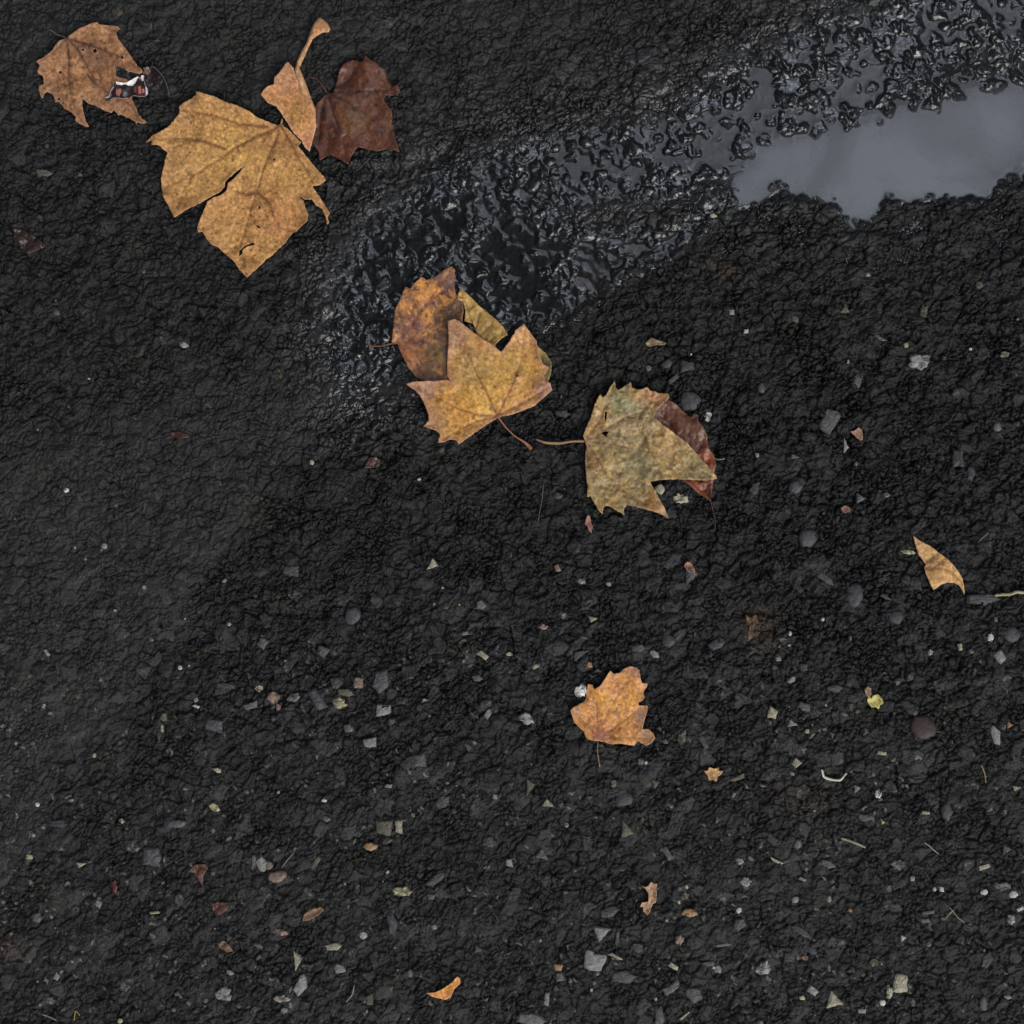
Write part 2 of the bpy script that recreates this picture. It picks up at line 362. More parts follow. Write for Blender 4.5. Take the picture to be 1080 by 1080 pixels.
# ------------------------------------------------------------ leaves
def densify(pts, step, jit, seed, closed=True):
    rnd = random.Random(seed); out = []
    P = pts+[pts[0]] if closed else pts
    for a, b in zip(P[:-1], P[1:]):
        L = math.hypot(b[0]-a[0], b[1]-a[1]); n = max(1, int(L/step)); nx_, ny_ = -(b[1]-a[1])/(L+1e-6), (b[0]-a[0])/(L+1e-6)
        for k in range(n):
            t = k/n; j = (rnd.random()-.5)*2*jit if 0 < k else 0
            out.append((a[0]+(b[0]-a[0])*t+nx_*j, a[1]+(b[1]-a[1])*t+ny_*j))
    if not closed: out.append(P[-1])
    return out
def sheet(name, outline, zfn, cfn, mat, parent=None, holes=(), step=1.25, thick=.5, jit=.35, seed=1, origin=None):
    out = densify(outline, 1.6, jit, seed); hs = [densify(h, 1.4, .2, seed+9) for h in holes]
    verts = [Vector(p) for p in out]; edges = [(k, (k+1) % len(out)) for k in range(len(out))]
    for h in hs:
        b = len(verts); verts += [Vector(p) for p in h]; edges += [(b+k, b+(k+1) % len(h)) for k in range(len(h))]
    xs = np.arange(min(p[0] for p in out), max(p[0] for p in out), step); ys = np.arange(min(p[1] for p in out), max(p[1] for p in out), step)
    X, Y = np.meshgrid(xs, ys); X = X.ravel(); Y = Y.ravel(); rs = np.random.RandomState(seed)
    X = X+rs.uniform(-.3, .3, X.size)*step; Y = Y+rs.uniform(-.3, .3, Y.size)*step
    ok = inpoly(X, Y, out) & (segdist(X, Y, out, True) > .55*step)
    for h in hs: ok &= ~inpoly(X, Y, h) & (segdist(X, Y, h, True) > .4*step)
    verts += [Vector((float(a), float(b))) for a, b in zip(X[ok], Y[ok])]
    v, e, fcs, *_ = delaunay_2d_cdt(verts, edges, [], 0, 1e-4, False)
    P = np.array([(a[0], a[1]) for a in v], np.float64); T = np.array([f for f in fcs if len(f) == 3], np.int32)
    cen = P[T].mean(1); ok = inpoly(cen[:, 0], cen[:, 1], out)
    for h in hs: ok &= ~inpoly(cen[:, 0], cen[:, 1], h)
    T = T[ok]; used, inv = np.unique(T.ravel(), return_inverse=True); P = P[used]; T = inv.reshape(-1, 3)
    x, y = P[:, 0], P[:, 1]
    a, b, c = P[T[:, 0]], P[T[:, 1]], P[T[:, 2]]
    ccw = (b[:, 0]-a[:, 0])*(c[:, 1]-a[:, 1])-(b[:, 1]-a[:, 1])*(c[:, 0]-a[:, 0])
    T[ccw > 0] = T[ccw > 0][:, ::-1]                       # y runs down in plan, so this faces up
    ed = segdist(x, y, out, True)
    for h in hs: ed = np.minimum(ed, segdist(x, y, h, True)*2)
    z = zfn(x, y, ed); col = cfn(x, y, ed)
    n = len(P)
    E = np.concatenate([T[:, [0, 1]], T[:, [1, 2]], T[:, [2, 0]]]); key = set(map(tuple, E.tolist()))
    bd = np.array([k for k in key if (k[1], k[0]) not in key], np.int32)
    co = np.concatenate([np.stack([(x-540)*MM, (540-y)*MM, z*MM], -1), np.stack([(x-540)*MM, (540-y)*MM, (z-thick)*MM], -1)])
    side = np.stack([bd[:, 1], bd[:, 0], bd[:, 0]+n, bd[:, 1]+n], -1)
    loops = np.concatenate([T.ravel(), (T[:, ::-1]+n).ravel(), side.ravel()]); sizes = np.concatenate([np.full(len(T)*2, 3), np.full(len(side), 4)])
    cx, cy = np.mean([p[0] for p in out]), np.mean([p[1] for p in out])
    org = origin if origin is not None else W(cx, cy, 1)
    return mesh_obj(name, co, loops, sizes, mat, parent, True, {'alb': ('FLOAT_VECTOR', np.concatenate([col, col]))}, org)

def tr(q, pts): x0, y0, s = q; return [(x0+a/s, y0+b/s) for a, b in pts]
K = .74            # display colour to base colour under this light
def vein_field(x, y, veins, wd=1.0):
    """0..1 strength of the veins: each tapers towards its tip"""
    f = np.zeros(x.shape, np.float32)
    for pts in veins:
        pts = [tuple(p) for p in pts]; n = len(pts)-1
        for k in range(n):
            wk = wd*(1.5-1.0*k/max(1, n)); d = segdist(x, y, pts[k:k+2]); f = np.maximum(f, (1-.55*k/max(1, n))*np.exp(-(d/wk)**2))
    return f
def side_veins(veins, seed, gap=11, ln=.30):
    """secondary veins leaving each main vein at about 50 degrees"""
    rnd = random.Random(seed); out = []
    for pts in veins:
        acc = 0; tot = sum(math.dist(a, b) for a, b in zip(pts[:-1], pts[1:])); sgn = 1
        if tot < 25: continue
        for a, b in zip(pts[:-1], pts[1:]):
            L = math.dist(a, b); t = 0
            while acc+L-t > gap:
                t += gap-acc; acc = 0
                if t > L: break
                px, py = a[0]+(b[0]-a[0])*t/L, a[1]+(b[1]-a[1])*t/L; an = math.atan2(b[1]-a[1], b[0]-a[0]); sgn = -sgn
                q = [(px, py)]; an2 = an+sgn*R(48+rnd.uniform(-10, 10)); l = tot*ln*rnd.uniform(.6, 1.1)
                for k in range(4):
                    px += math.cos(an2)*l/4; py += math.sin(an2)*l/4; an2 += -sgn*R(rnd.uniform(2, 11)); q.append((px, py))
                out.append(q)
            acc = L-t if t < L else 0
    return out
def leaf_colour(c1, c2, c3, veincol, edgecol, veins, patches=(), seed=1, sc=9, contrast=1.0, vw=.9, ew=4, spots=.0, spotcol=(70, 45, 25), vs=.75, es=.6):
    L = lambda c: lin(c)*K
    sv = side_veins(veins, seed)
    def fn(x, y, ed):
        n1 = fbm(x/sc, y/sc, seed, 4, .6); n2 = fbm(x/(sc*2.2)+9, y/(sc*2.2), seed+20, 3); n3 = fbm(x/2.6, y/2.6, seed+30, 3)
        a = ss(.5-.28/contrast, .5+.28/contrast, n1)[:, None]; b = ss(.38, .68, n2)[:, None]
        c = L(c1)*(1-a)+L(c2)*a; c = c*(1-b*.7)+L(c3)*b*.7
        for (px, py, r, pc, st) in patches:
            g = np.clip(gauss(x, y, px, py, r)*1.6*(.35+1.3*n1), 0, 1)*st
            c = c*(1-g[:, None])+L(pc)*g[:, None]
        c = c*(.52+.96*n3)[:, None]
        if spots:
            s = (ss(.72-.25*spots, .80-.25*spots, fbm(x/4.5, y/4.5, seed+44, 3, .6)))[:, None]; c = c*(1-.75*s)+L(spotcol)*.75*s
        e = (np.exp(-ed/ew)*es*(.5+n1))[:, None]; e = np.clip(e, 0, 1); c = c*(1-e)+L(edgecol)*e
        v = np.clip(vein_field(x, y, veins, vw)*vs*1.5, 0, .95)[:, None]; v2 = (vein_field(x, y, sv, vw*.45)*vs*.5)[:, None]
        v = np.maximum(v, v2); c = c*(1-v)+L(veincol)*v
        return np.clip(c, .002, .9)
    return fn
def leaf_z(z0, veins, curl=2.5, bump=1.6, seed=1, lifts=(), groove=.9, edge_up=1.5, ew=9, settle=True, crumple=.5):
    """lifts: (x, y, radius, height) places where the blade rises off the ground"""
    sv = side_veins(veins, seed)
    def fn(x, y, ed):
        z = z0 + 1.8 + bump*2.8*(fbm(x/28, y/28, seed+3, 2)-.5)
        z = z + curl*np.exp(-ed/ew)*(fbm(x/22, y/22, seed+5, 2)*2.2-.55)
        z = z + edge_up*np.exp(-ed/3.0)*(vn(x/9, y/9, seed+8)-.35)
        for (a, b, r, h) in lifts: z = z + h*gauss(x, y, a, b, r)
        z = z - groove*vein_field(x, y, veins, 2.1) - .38*groove*vein_field(x, y, sv, 1.5)
        z = z + crumple*3.2*(fbm(x/8, y/8, seed+12, 3)-.5) + .35*crumple*(fbm(x/3, y/3, seed+13, 2)-.5)
        if settle: z = np.maximum(z, blur1(x, y)+.75)
        return z
    return fn
def blur1(x, y):
    """highest ground close to each point, so that a blade lies over the lumps"""
    return np.maximum.reduce([ground(x+a, y+b) for a, b in ((0, 0), (1.5, 0), (-1.5, 0), (0, 1.5), (0, -1.5))])
def over(zf, lower, gap=1.3):
    """the blade also clears the leaves it lies on"""
    def fn(x, y, ed):
        z = zf(x, y, ed)
        for out, lz in lower:
            d = segdist(x, y, out, True); ins = inpoly(x, y, out); l = lz(x, y, d)+gap
            m = ins | (d < 3); z = np.where(m, np.maximum(z, l), z)
        return z
    return fn
def drape(z0=.5, seed=1, am=.8):
    return lambda x, y, ed: blur1(x, y) + z0 + am*fbm(x/5, y/5, seed, 2)*(.3+np.exp(-ed/3))
def tube(name, pts, radii, zs, col, mat, parent, seed=1, segs=8, ripple=.12):
    """a round stem along plan points; radii and heights in plan units"""
    P = []
    for k in range(len(pts)-1):
        for j in range(5):
            t = j/5; P.append([pts[k][m]*(1-t)+pts[k+1][m]*t for m in (0, 1)]+[radii[k]*(1-t)+radii[k+1]*t, zs[k]*(1-t)+zs[k+1]*t])
    P.append([pts[-1][0], pts[-1][1], radii[-1], zs[-1]]); P = np.array(P)
    for _ in range(2): P[1:-1] = (P[:-2]+2*P[1:-1]+P[2:])/4
    rnd = random.Random(seed); V = []; n = len(P)
    for k in range(n):
        d = P[min(k+1, n-1)]-P[max(k-1, 0)]; L = math.hypot(d[0], d[1])+1e-6; nx_, ny_ = -d[1]/L, d[0]/L
        for s in range(segs):
            a = 2*math.pi*s/segs; r = P[k, 2]*(1+ripple*(rnd.random()*2-1))
            V.append(W(P[k, 0]+nx_*math.cos(a)*r, P[k, 1]+ny_*math.cos(a)*r, P[k, 3]+math.sin(a)*r))
    V.append(W(P[0, 0], P[0, 1], P[0, 3])); V.append(W(P[-1, 0], P[-1, 1], P[-1, 3]))
    F = []; S = []
    for k in range(n-1):
        for s in range(segs):
            F += [k*segs+s, (k+1)*segs+s, (k+1)*segs+(s+1) % segs, k*segs+(s+1) % segs]; S.append(4)
    for s in range(segs):
        F += [n*segs, s, (s+1) % segs]; F += [n*segs+1, (n-1)*segs+(s+1) % segs, (n-1)*segs+s]; S += [3, 3]
    V = np.array(V); c = lin(col)*K*np.ones((len(V), 1)); c = c*(.75+.5*fbm(V[:, 0]*1500, V[:, 1]*1500, seed, 2))[:, None]
    return mesh_obj(name, V, F, S, mat, parent, True, {'alb': ('FLOAT_VECTOR', c)}, parent.location if parent else W(P[n//2, 0], P[n//2, 1], P[n//2, 3]))
def gz(x, y): return float(blur1(np.array([x], float), np.array([y], float))[0])
def stem(root, pts, radii, col, seed=1, lift=1.0, z0=None, mat=None):
    zs = [gz(*p)+r+lift*.5 for p, r in zip(pts, radii)]
    if z0 is not None: zs[0] = z0
    zs[1:-1] = [max(z, (zs[0]*(1-(k+1)/(len(zs)-1))+zs[-1]*(k+1)/(len(zs)-1))*.8) for k, z in enumerate(zs[1:-1])]
    return tube('stem', pts, radii, zs, col, mat or M_STEM, root, seed)
LEAFGROUP = 'fallen plane tree leaves on the wet asphalt'

# 1 brown leaf, upper left
q1 = (20, 0, 6.0)
o1 = tr(q1, [(320,255),(350,225),(400,190),(450,170),(490,158),(512,158),(520,172),(580,175),(640,182),(655,200),(640,210),(630,225),(640,260),(670,300),(700,340),(730,385),(760,430),(785,450),(800,470),(780,480),(750,478),(700,462),(640,443),(627,450),(625,480),(640,497),(680,505),(700,520),(720,560),(725,635),(745,680),(770,740),(800,770),(825,785),(800,795),(760,790),(755,805),(745,780),(700,755),(650,735),(640,742),(610,705),(595,725),(560,715),(510,690),(480,675),(450,665),(425,640),(410,640),(412,680),(425,740),(435,780),(455,812),(430,810),(390,790),(368,775),(372,750),(350,725),(320,710),(300,700),(285,675),(262,655),(240,660),(235,630),(215,600),(190,590),(175,600),(165,640),(150,615),(138,580),(140,545),(165,545),(165,520),(160,490),(135,480),(130,460),(150,435),(135,415),(122,405),(160,385),(190,360),(220,330),(250,300),(280,275),(305,262)])
v1 = [tr(q1, p) for p in ([(320,258),(322,330),(325,400),(320,500),(335,600),(350,650),(400,770)], [(320,258),(380,320),(440,430),(500,545),(580,600),(700,660),(790,780)], [(320,258),(430,285),(550,330),(665,375),(760,440)], [(320,258),(270,310),(220,350),(140,410)], [(440,480),(480,530),(505,548)])]
h1 = [tr(q1, p) for p in ([(478,325),(495,318),(505,340),(488,348)], [(655,368),(668,366),(672,384),(660,386)], [(258,460),(275,456),(280,468),(266,474)], [(408,320),(424,320),(420,332),(408,334)], [(256,628),(270,630),(272,645),(260,644)], [(286,655),(296,660),(296,674),(288,670)])]
root = tag(empty('fallen_leaf', W(90, 80, 1)), 'faded brown leaf with pinholes and a torn edge, lying under the glossy wrapper scrap', 'leaf', LEAFGROUP)
sheet('blade', o1, leaf_z(3.2, v1, 3, 1.6, 101, [(75,42,8,2), (45,70,14,2), (150,128,10,2)], .9), leaf_colour((158,110,72), (180,130,88), (134,90,58), (78,48,32), (180,134,100), v1,
      [(120,115,16,(172,122,90),.7), (100,60,12,(112,78,62),.6), (50,100,16,(150,112,78),.5)], 101, 8, 1, .8, 3, .25), M_DRY, root, h1, seed=101)
stem(root, tr(q1, [(322,258),(290,240),(240,220),(200,190)]), [.9, .8, .6, .8], (95,92,84), 4, z0=2.6)

# 2 large golden leaf
q2 = (150, 80, 4.91)
o2 = tr(q2, [(722,262),(700,264),(650,245),(600,225),(560,195),(500,168),(440,150),(400,130),(340,115),(290,95),(292,115),(250,135),(215,155),(200,170),(203,205),(175,235),(140,275),(100,305),(60,328),(20,358),(62,345),(60,370),(100,375),(125,395),(138,405),(130,425),(120,480),(106,540),(108,590),(125,640),(150,690),(178,745),(215,725),(250,700),(300,670),(345,645),(375,627),(408,610),(432,586),(436,559),(475,523),(498,499),(532,475),(506,510),(485,537),(450,566),(446,597),(412,627),(372,638),(345,656),(330,690),(310,740),(292,790),(298,818),(320,815),(340,850),(365,880),(400,895),(440,930),(480,965),(510,1010),(555,1055),(600,1010),(650,955),(680,940),(710,905),(750,870),(780,820),(805,812),(830,790),(862,765),(868,725),(850,690),(845,660),(818,630),(850,652),(885,650),(905,680),(935,695),(955,740),(962,778),(973,770),(965,740),(978,718),(962,695),(940,660),(910,615),(888,580),(925,575),(958,550),(940,525),(900,480),(860,430),(812,372),(830,355),(800,325),(765,290),(735,265)])
v2 = [tr(q2, p) for p in ([(720,262),(690,280),(600,320),(500,375),(430,420),(340,475),(270,525),(225,585),(190,700)], [(430,385),(340,350),(250,335),(160,328),(60,345)], [(650,272),(520,262),(390,222),(290,200),(220,185)], [(720,262),(700,330),(660,430),(630,500),(600,600),(570,690),(540,800),(515,880),(550,1040)], [(600,600),(550,622),(490,605)], [(600,605),(660,660),(690,740),(710,790),(800,812)], [(720,262),(770,350),(810,430),(860,500),(890,570)], [(500,375),(505,400),(515,410)])]
h2 = [tr(q2, p) for p in ([(508,942),(510,912),(535,892),(565,878),(585,870),(590,882),(560,890),(530,906),(520,930)], [(610,682),(620,684),(620,698),(612,700)], [(595,780),(615,788),(622,800),(605,796)], [(685,440),(700,442),(690,462)])]
root = tag(empty('fallen_leaf', W(255, 195, 1)), 'largest leaf, golden tan and leathery, with a long split between two lobes', 'leaf', LEAFGROUP)
sheet('blade', o2, leaf_z(4.0, v2, 4, 2.2, 202, [(250,150,34,3.2), (190,225,12,4), (262,290,14,4), (300,205,14,2.5), (340,190,14,3), (170,150,10,2.5), (215,105,18,5), (178,210,9,5), (262,285,10,4), (165,150,9,4), (230,220,10,-2.5), (320,235,12,3)], 1.3, crumple=.7),
      leaf_colour((192,140,80), (208,156,82), (172,122,70), (122,76,42), (198,148,102), v2,
      [(185,175,26,(186,140,84),.6), (280,220,22,(200,138,80),.5), (232,240,22,(206,152,90),.6), (245,165,20,(212,166,84),.5), (305,235,18,(190,128,78),.6), (205,120,16,(178,134,82),.5)], 202, 10, .8, 1.0, 3, .12, (120,80,50), .8, .6), M_DRY, root, h2, seed=202)
stem(root, tr(q2, [(715,290),(722,262),(729,232)]), [1.2, 1.3, .9], (170,128,84), 5, z0=4.6)

# 3 folded leaf with a broad strip-like stalk
q3 = (270, 10, 6.35)
root = tag(empty('fallen_leaf', W(315, 100, 1)), 'tan leaf folded over itself, with a broad curling stalk pointing up', 'leaf', LEAFGROUP)
o3 = tr(q3, [(220,368),(262,410),(275,470),(310,540),(350,605),(408,693),(413,800),(400,840),(365,967),(330,930),(310,890),(260,840),(210,760),(170,700),(140,660),(85,635),(38,580),(65,548),(90,530),(130,520),(135,475),(165,450),(200,390)])
sheet('blade', o3, leaf_z(6.0, [], 2, 1.2, 303, [(322,130,14,5), (300,80,12,3)], .5, crumple=.35), leaf_colour((196,132,80), (204,146,88), (186,124,86), (150,92,54), (214,166,126), [],
      [(300,85,12,(184,132,96),.7), (318,128,14,(204,148,80),.7), (325,150,8,(196,124,90),.6)], 303, 10, .8, .7, 1.4, 0, es=.9), M_DRY, root, seed=303)
o3b = tr(q3, [(430,73),(450,80),(465,97),(490,120),(507,155),(495,176),(460,178),(420,195),(385,220),(352,290),(325,350),(300,410),(330,480),(365,575),(407,688),(404,700),(350,640),(300,550),(268,470),(266,435),(280,370),(310,300),(350,230),(370,170),(400,110)])
sheet('folded_edge', o3b, lambda x, y, ed: 9.0 + 2.2*np.clip(ed/2.2, 0, 1) + 4*gauss(x, y, 342, 32, 14) - 1.2*ss(95, 20, y) + .6*fbm(x/6, y/6, 7, 2),
      leaf_colour((190,142,96), (206,160,112), (176,120,78), (140,90,54), (216,170,130), [tr(q3, [(300,400),(345,500),(400,680)])], [(340,32,9,(196,140,92),.6), (316,60,8,(176,140,94),.6)], 304, 6, .8, .6, 1.2, 0), M_DRY, root, seed=304, jit=.15)

# 4 dark red wet leaf
o4 = tr(q3, [(480,565),(520,570),(540,500),(560,420),(600,370),(650,343),(700,365),(722,350),(735,318),(770,350),(800,358),(830,395),(865,410),(880,470),(910,520),(955,515),(973,560),(945,583),(870,585),(860,620),(890,660),(915,700),(910,760),(930,840),(950,920),(967,967),(920,955),(870,945),(820,957),(750,945),(690,928),(665,960),(640,1000),(625,1052),(590,1030),(540,1000),(500,985),(460,1000),(430,1020),(420,960),(385,905),(360,870),(350,780),(380,690),(412,640),(440,610)])
v4 = [tr(q3, p) for p in ([(480,565),(600,620),(720,700),(850,800),(950,950)], [(480,565),(520,700),(580,850),(615,1030)], [(480,565),(620,480),(730,340)], [(480,565),(700,560),(950,550)], [(480,565),(440,700),(420,900)])]
root = tag(empty('fallen_leaf', W(378, 118, 1)), 'dark reddish brown soaked leaf, beside the folded tan leaf', 'leaf', LEAFGROUP)
sheet('blade', o4, leaf_z(2.6, v4, 2.2, 1.8, 404, [(388,70,9,3), (420,155,9,2.5), (380,95,14,2)], .9, edge_up=1.5, crumple=.6), leaf_colour((92,48,27), (68,34,20), (104,60,31), (48,26,18), (92,52,38), v4,
      [(372,130,12,(108,72,40),.7), (385,105,12,(98,64,50),.5), (412,157,10,(108,66,56),.6), (365,162,10,(104,48,24),.7), (362,75,8,(100,44,24),.6)], 404, 7, 1.2, .8, 3, .15, (40,24,20)), M_WET, root, seed=404)
stem(root, tr(q3, [(482,568),(450,520),(410,470),(368,462)]), [.9, .8, .8, 1.1], (92,48,38), 6, z0=2.6)

# 5 mottled leaf
q5 = (380, 270, 4.91)
o5 = tr(q5, [(165,450),(175,360),(180,290),(210,220),(235,163),(262,175),(280,145),(320,113),(345,130),(395,110),(440,75),(472,58),(492,75),(488,130),(490,170),(503,230),(532,240),(536,290),(530,330),(525,360),(530,450),(520,580),(470,640),(440,643),(400,653),(340,650),(290,630),(250,580),(210,500),(195,460)])
v5 = [tr(q5, p) for p in ([(185,452),(280,330),(350,240),(480,70)], [(185,452),(300,440),(400,380),(520,280)], [(185,452),(300,500),(420,560),(480,600)], [(185,452),(240,540),(330,630)])]
root = tag(empty('fallen_leaf', W(450, 345, 1)), 'blotched brown and orange leaf tucked under the left side of the star-shaped leaf', 'leaf', LEAFGROUP)
z5 = leaf_z(3.4, v5, 2.2, 1.4, 505, [(425,340,10,1.5), (470,290,12,3), (440,395,12,-1)], .7)
sheet('blade', o5, z5, leaf_colour((100,62,54), (206,138,58), (96,64,46), (128,72,46), (138,92,70), v5,
      [(445,310,14,(214,142,60),.5), (425,325,8,(208,140,66),.7), (480,332,14,(78,62,34),.7), (440,345,10,(146,92,66),.7), (430,375,14,(190,120,58),.6), (462,375,14,(92,76,34),.8), (448,396,12,(84,56,26),.8), (470,290,8,(140,98,74),.8), (452,352,8,(206,144,72),.5)], 505, 5.0, 3.6, .7, 2.0, .5, (74,46,44)), M_DAMP, root, seed=505)
stem(root, tr(q5, [(190,452),(165,455),(110,468),(60,468),(38,450)]), [1.0, .9, .7, .8, 1.1], (118,78,56), 7, z0=3.6)

# 6 yellow leaf almost hidden
o6 = tr(q5, [(503,215),(520,170),(560,205),(620,265),(700,330),(740,370),(764,412),(735,430),(705,455),(695,480),(720,530),(800,520),(880,470),(918,470),(960,505),(990,555),(987,605),(972,655),(940,660),(850,700),(720,700),(620,600),(560,480),(590,430),(603,405),(582,352),(540,342),(545,290),(533,240),(505,232)])
v6 = [tr(q5, p) for p in ([(720,660),(640,480),(560,300),(520,180)], [(640,480),(700,420),(740,400)], [(600,380),(620,300)], [(620,420),(680,360)], [(720,660),(850,560),(980,560)])]
z6 = leaf_z(2.9, v6, 2, 1.2, 606, [(485,310,9,1.5), (520,345,14,1.5)], .9)
tag(sheet('fallen_leaf', o6, z6, leaf_colour((178,140,66), (192,152,76), (150,118,56), (112,84,44), (184,146,80), v6,
      [(578,388,12,(92,96,62),1), (490,315,8,(196,158,84),.6), (515,345,10,(150,116,60),.6)], 606, 8, 1, .8, 2, .2, (90,66,34)), M_DAMP, seed=606),
    'yellow-ochre leaf mostly hidden, its edge showing behind the star-shaped leaf', 'leaf', LEAFGROUP)

# 7 star-shaped leaf on top
o7 = tr(q5, [(455,345),(490,333),(530,355),(585,400),(640,440),(680,460),(730,502),(770,450),(800,405),(800,395),(848,360),(880,405),(912,445),(920,500),(940,560),(976,585),(952,620),(955,650),(985,663),(992,700),(950,735),(900,780),(850,800),(780,825),(715,838),(650,880),(600,915),(550,950),(512,980),(500,958),(470,952),(435,967),(403,968),(415,930),(400,910),(360,895),(328,885),(357,855),(355,820),(330,760),(300,710),(240,668),(280,656),(340,652),(400,650),(450,643),(467,650),(452,620),(452,540),(460,450),(458,380)])
v7 = [tr(q5, p) for p in ([(710,832),(650,700),(600,610),(560,510),(520,420),(490,350)], [(710,832),(780,690),(830,560),(850,400)], [(710,832),(620,828),(520,800),(400,740),(260,668)], [(700,838),(600,860),(520,900),(430,955)], [(710,832),(850,760),(980,680)])]
root = tag(empty('fallen_leaf', W(510, 400, 1)), 'orange-yellow star-shaped leaf lying on top of the two leaves behind it', 'leaf', LEAFGROUP)
sheet('blade', o7, over(leaf_z(7.2, v7, 3.2, 1.5, 707, [(480,345,12,2.5), (440,405,14,2.5), (550,350,12,3), (575,405,12,2), (470,465,12,-1.5), (525,440,12,-2)], .8, crumple=.7), [(o5, z5), (o6, z6)]), leaf_colour((192,132,58), (214,158,60), (180,128,62), (130,74,42), (178,130,102), v7,
      [(520,420,22,(216,166,70),.7), (500,385,18,(164,132,74),.7), (480,355,14,(166,124,88),.9), (445,410,14,(156,112,84),.9), (460,445,12,(150,108,80),.7), (485,440,16,(210,150,62),.7), (545,385,16,(196,156,72),.6), (575,412,12,(164,116,90),.9), (560,365,12,(200,142,84),.6), (540,420,14,(210,150,74),.6)], 707, 7, 2.0, .8, 3, .2, (110,80,44), .7, .8), M_DAMP, root,
      [tr(q5, [(808,620),(818,620),(818,630),(810,632)])], seed=707)
stem(root, tr(q5, [(708,828),(718,842),(750,885),(800,935),(850,965),(872,985),(885,1002)]), [1.0, 1.0, .8, .8, 1.2, 2.0, 2.2], (158,108,78), 8, z0=5.6)

# 10 red-brown leaf behind, then 9 olive-tan leaf
q9 = (560, 390, 5.143)
o10 = tr(q9, [(700,150),(735,163),(790,193),(835,235),(862,262),(880,240),(902,245),(900,280),(930,310),(950,360),(960,430),(985,460),(997,500),(990,590),(980,640),(968,714),(920,680),(870,640),(820,600),(740,560),(650,430),(600,280),(640,200)])
v10 = [tr(q9, p) for p in ([(968,705),(960,600),(900,450),(860,300)], [(968,705),(900,560),(780,380),(720,260)], [(900,450),(940,380)], [(860,480),(760,300)])]
root = tag(empty('fallen_leaf', W(730, 450, 1)), 'dark red-brown crinkled leaf under the right side of the olive-tan leaf', 'leaf', LEAFGROUP)
z10 = leaf_z(3.0, v10, 3, 1.8, 1010, [(742,445,12,3), (715,425,8,1.5), (752,490,7,2)], .9, edge_up=2.5, crumple=1.1)
sheet('blade', o10, z10, leaf_colour((96,54,32), (114,68,40), (74,40,25), (56,32,22), (122,78,50), v10,
      [(738,455,12,(116,82,60),.6), (705,435,12,(96,50,30),.8), (748,485,10,(150,74,40),.7), (740,515,12,(138,64,34),.8), (732,443,4,(40,18,16),.9)], 1010, 6, 1.3, .7, 2, .25, (52,26,22)), M_WET, root, seed=1010)
stem(root, tr(q9, [(968,700),(985,760),(998,820),(996,874)]), [.9, .7, .5, .5], (74,44,38), 9, z0=3.0)
o9 = tr(q9, [(290,385),(280,360),(295,320),(320,265),(340,200),(355,165),(372,136),(385,155),(405,140),(425,100),(452,62),(455,100),(468,117),(500,95),(537,70),(543,100),(570,112),(600,108),(625,98),(640,115),(690,130),(738,133),(745,155),(715,185),(680,220),(660,260),(700,295),(760,335),(830,390),(890,450),(930,500),(960,530),(992,570),(1003,592),(940,602),(860,598),(780,595),(700,598),(642,607),(660,640),(690,700),(720,750),(741,804),(700,785),(650,765),(590,750),(540,738),(515,735),(500,755),(502,788),(470,770),(430,745),(405,738),(388,750),(386,782),(360,757),(340,720),(320,685),(303,692),(305,640),(295,560),(292,480),(298,420)])
v9 = [tr(q9, p) for p in ([(295,390),(350,365),(430,310),(500,265),(600,230),(720,150)], [(295,390),(420,405),(500,420),(580,437),(680,455),(850,520),(980,585)], [(295,390),(340,450),(400,560),(470,640),(600,720),(730,800)], [(295,390),(370,280),(450,80)], [(295,390),(310,520),(380,770)], [(580,435),(620,380)], [(480,560),(470,650),(450,660)])]
h9 = [tr(q9, p) for p in ([(398,232),(410,232),(406,262),(400,292),(396,262)], [(378,345),(400,335),(420,340),(408,352),(412,372),(398,360)], [(584,300),(594,302),(590,312)], [(345,545),(358,548),(352,556)])]
root = tag(empty('fallen_leaf', W(680, 470, 1)), 'olive-tan toothed leaf with a wedge notch, its stalk pointing left', 'leaf', LEAFGROUP)
sheet('blade', o9, over(leaf_z(6.2, v9, 3, 1.8, 909, [(695,535,12,2), (745,500,14,2.5), (650,415,12,2), (700,440,14,2.5), (625,500,14,2)], 1.1, crumple=1.5), [(o10, z10)]), leaf_colour((150,128,80), (178,148,88), (138,122,82), (120,78,48), (180,144,98), v9,
      [(655,425,14,(134,132,84),.8), (690,415,12,(184,122,76),.8), (672,415,8,(176,130,70),.6), (665,450,14,(166,136,96),.5), (705,465,16,(186,142,84),.7), (628,440,14,(192,148,88),.7), (672,490,14,(124,114,78),.7), (650,520,14,(166,132,76),.6), (690,530,12,(164,112,62),.7), (625,490,9,(150,104,60),.6), (740,500,12,(160,138,96),.6), (600,466,8,(176,108,76),.7)], 909, 6, 2.3, .7, 1.6, .4, (96,80,50), .75, .7), M_DAMP, root, h9, seed=909)
stem(root, tr(q9, [(300,390),(285,388),(230,388),(150,400),(80,398),(26,378)]), [1.3, 1.5, 1.3, 1.5, 1.4, .8], (150,116,80), 10, z0=6.2)

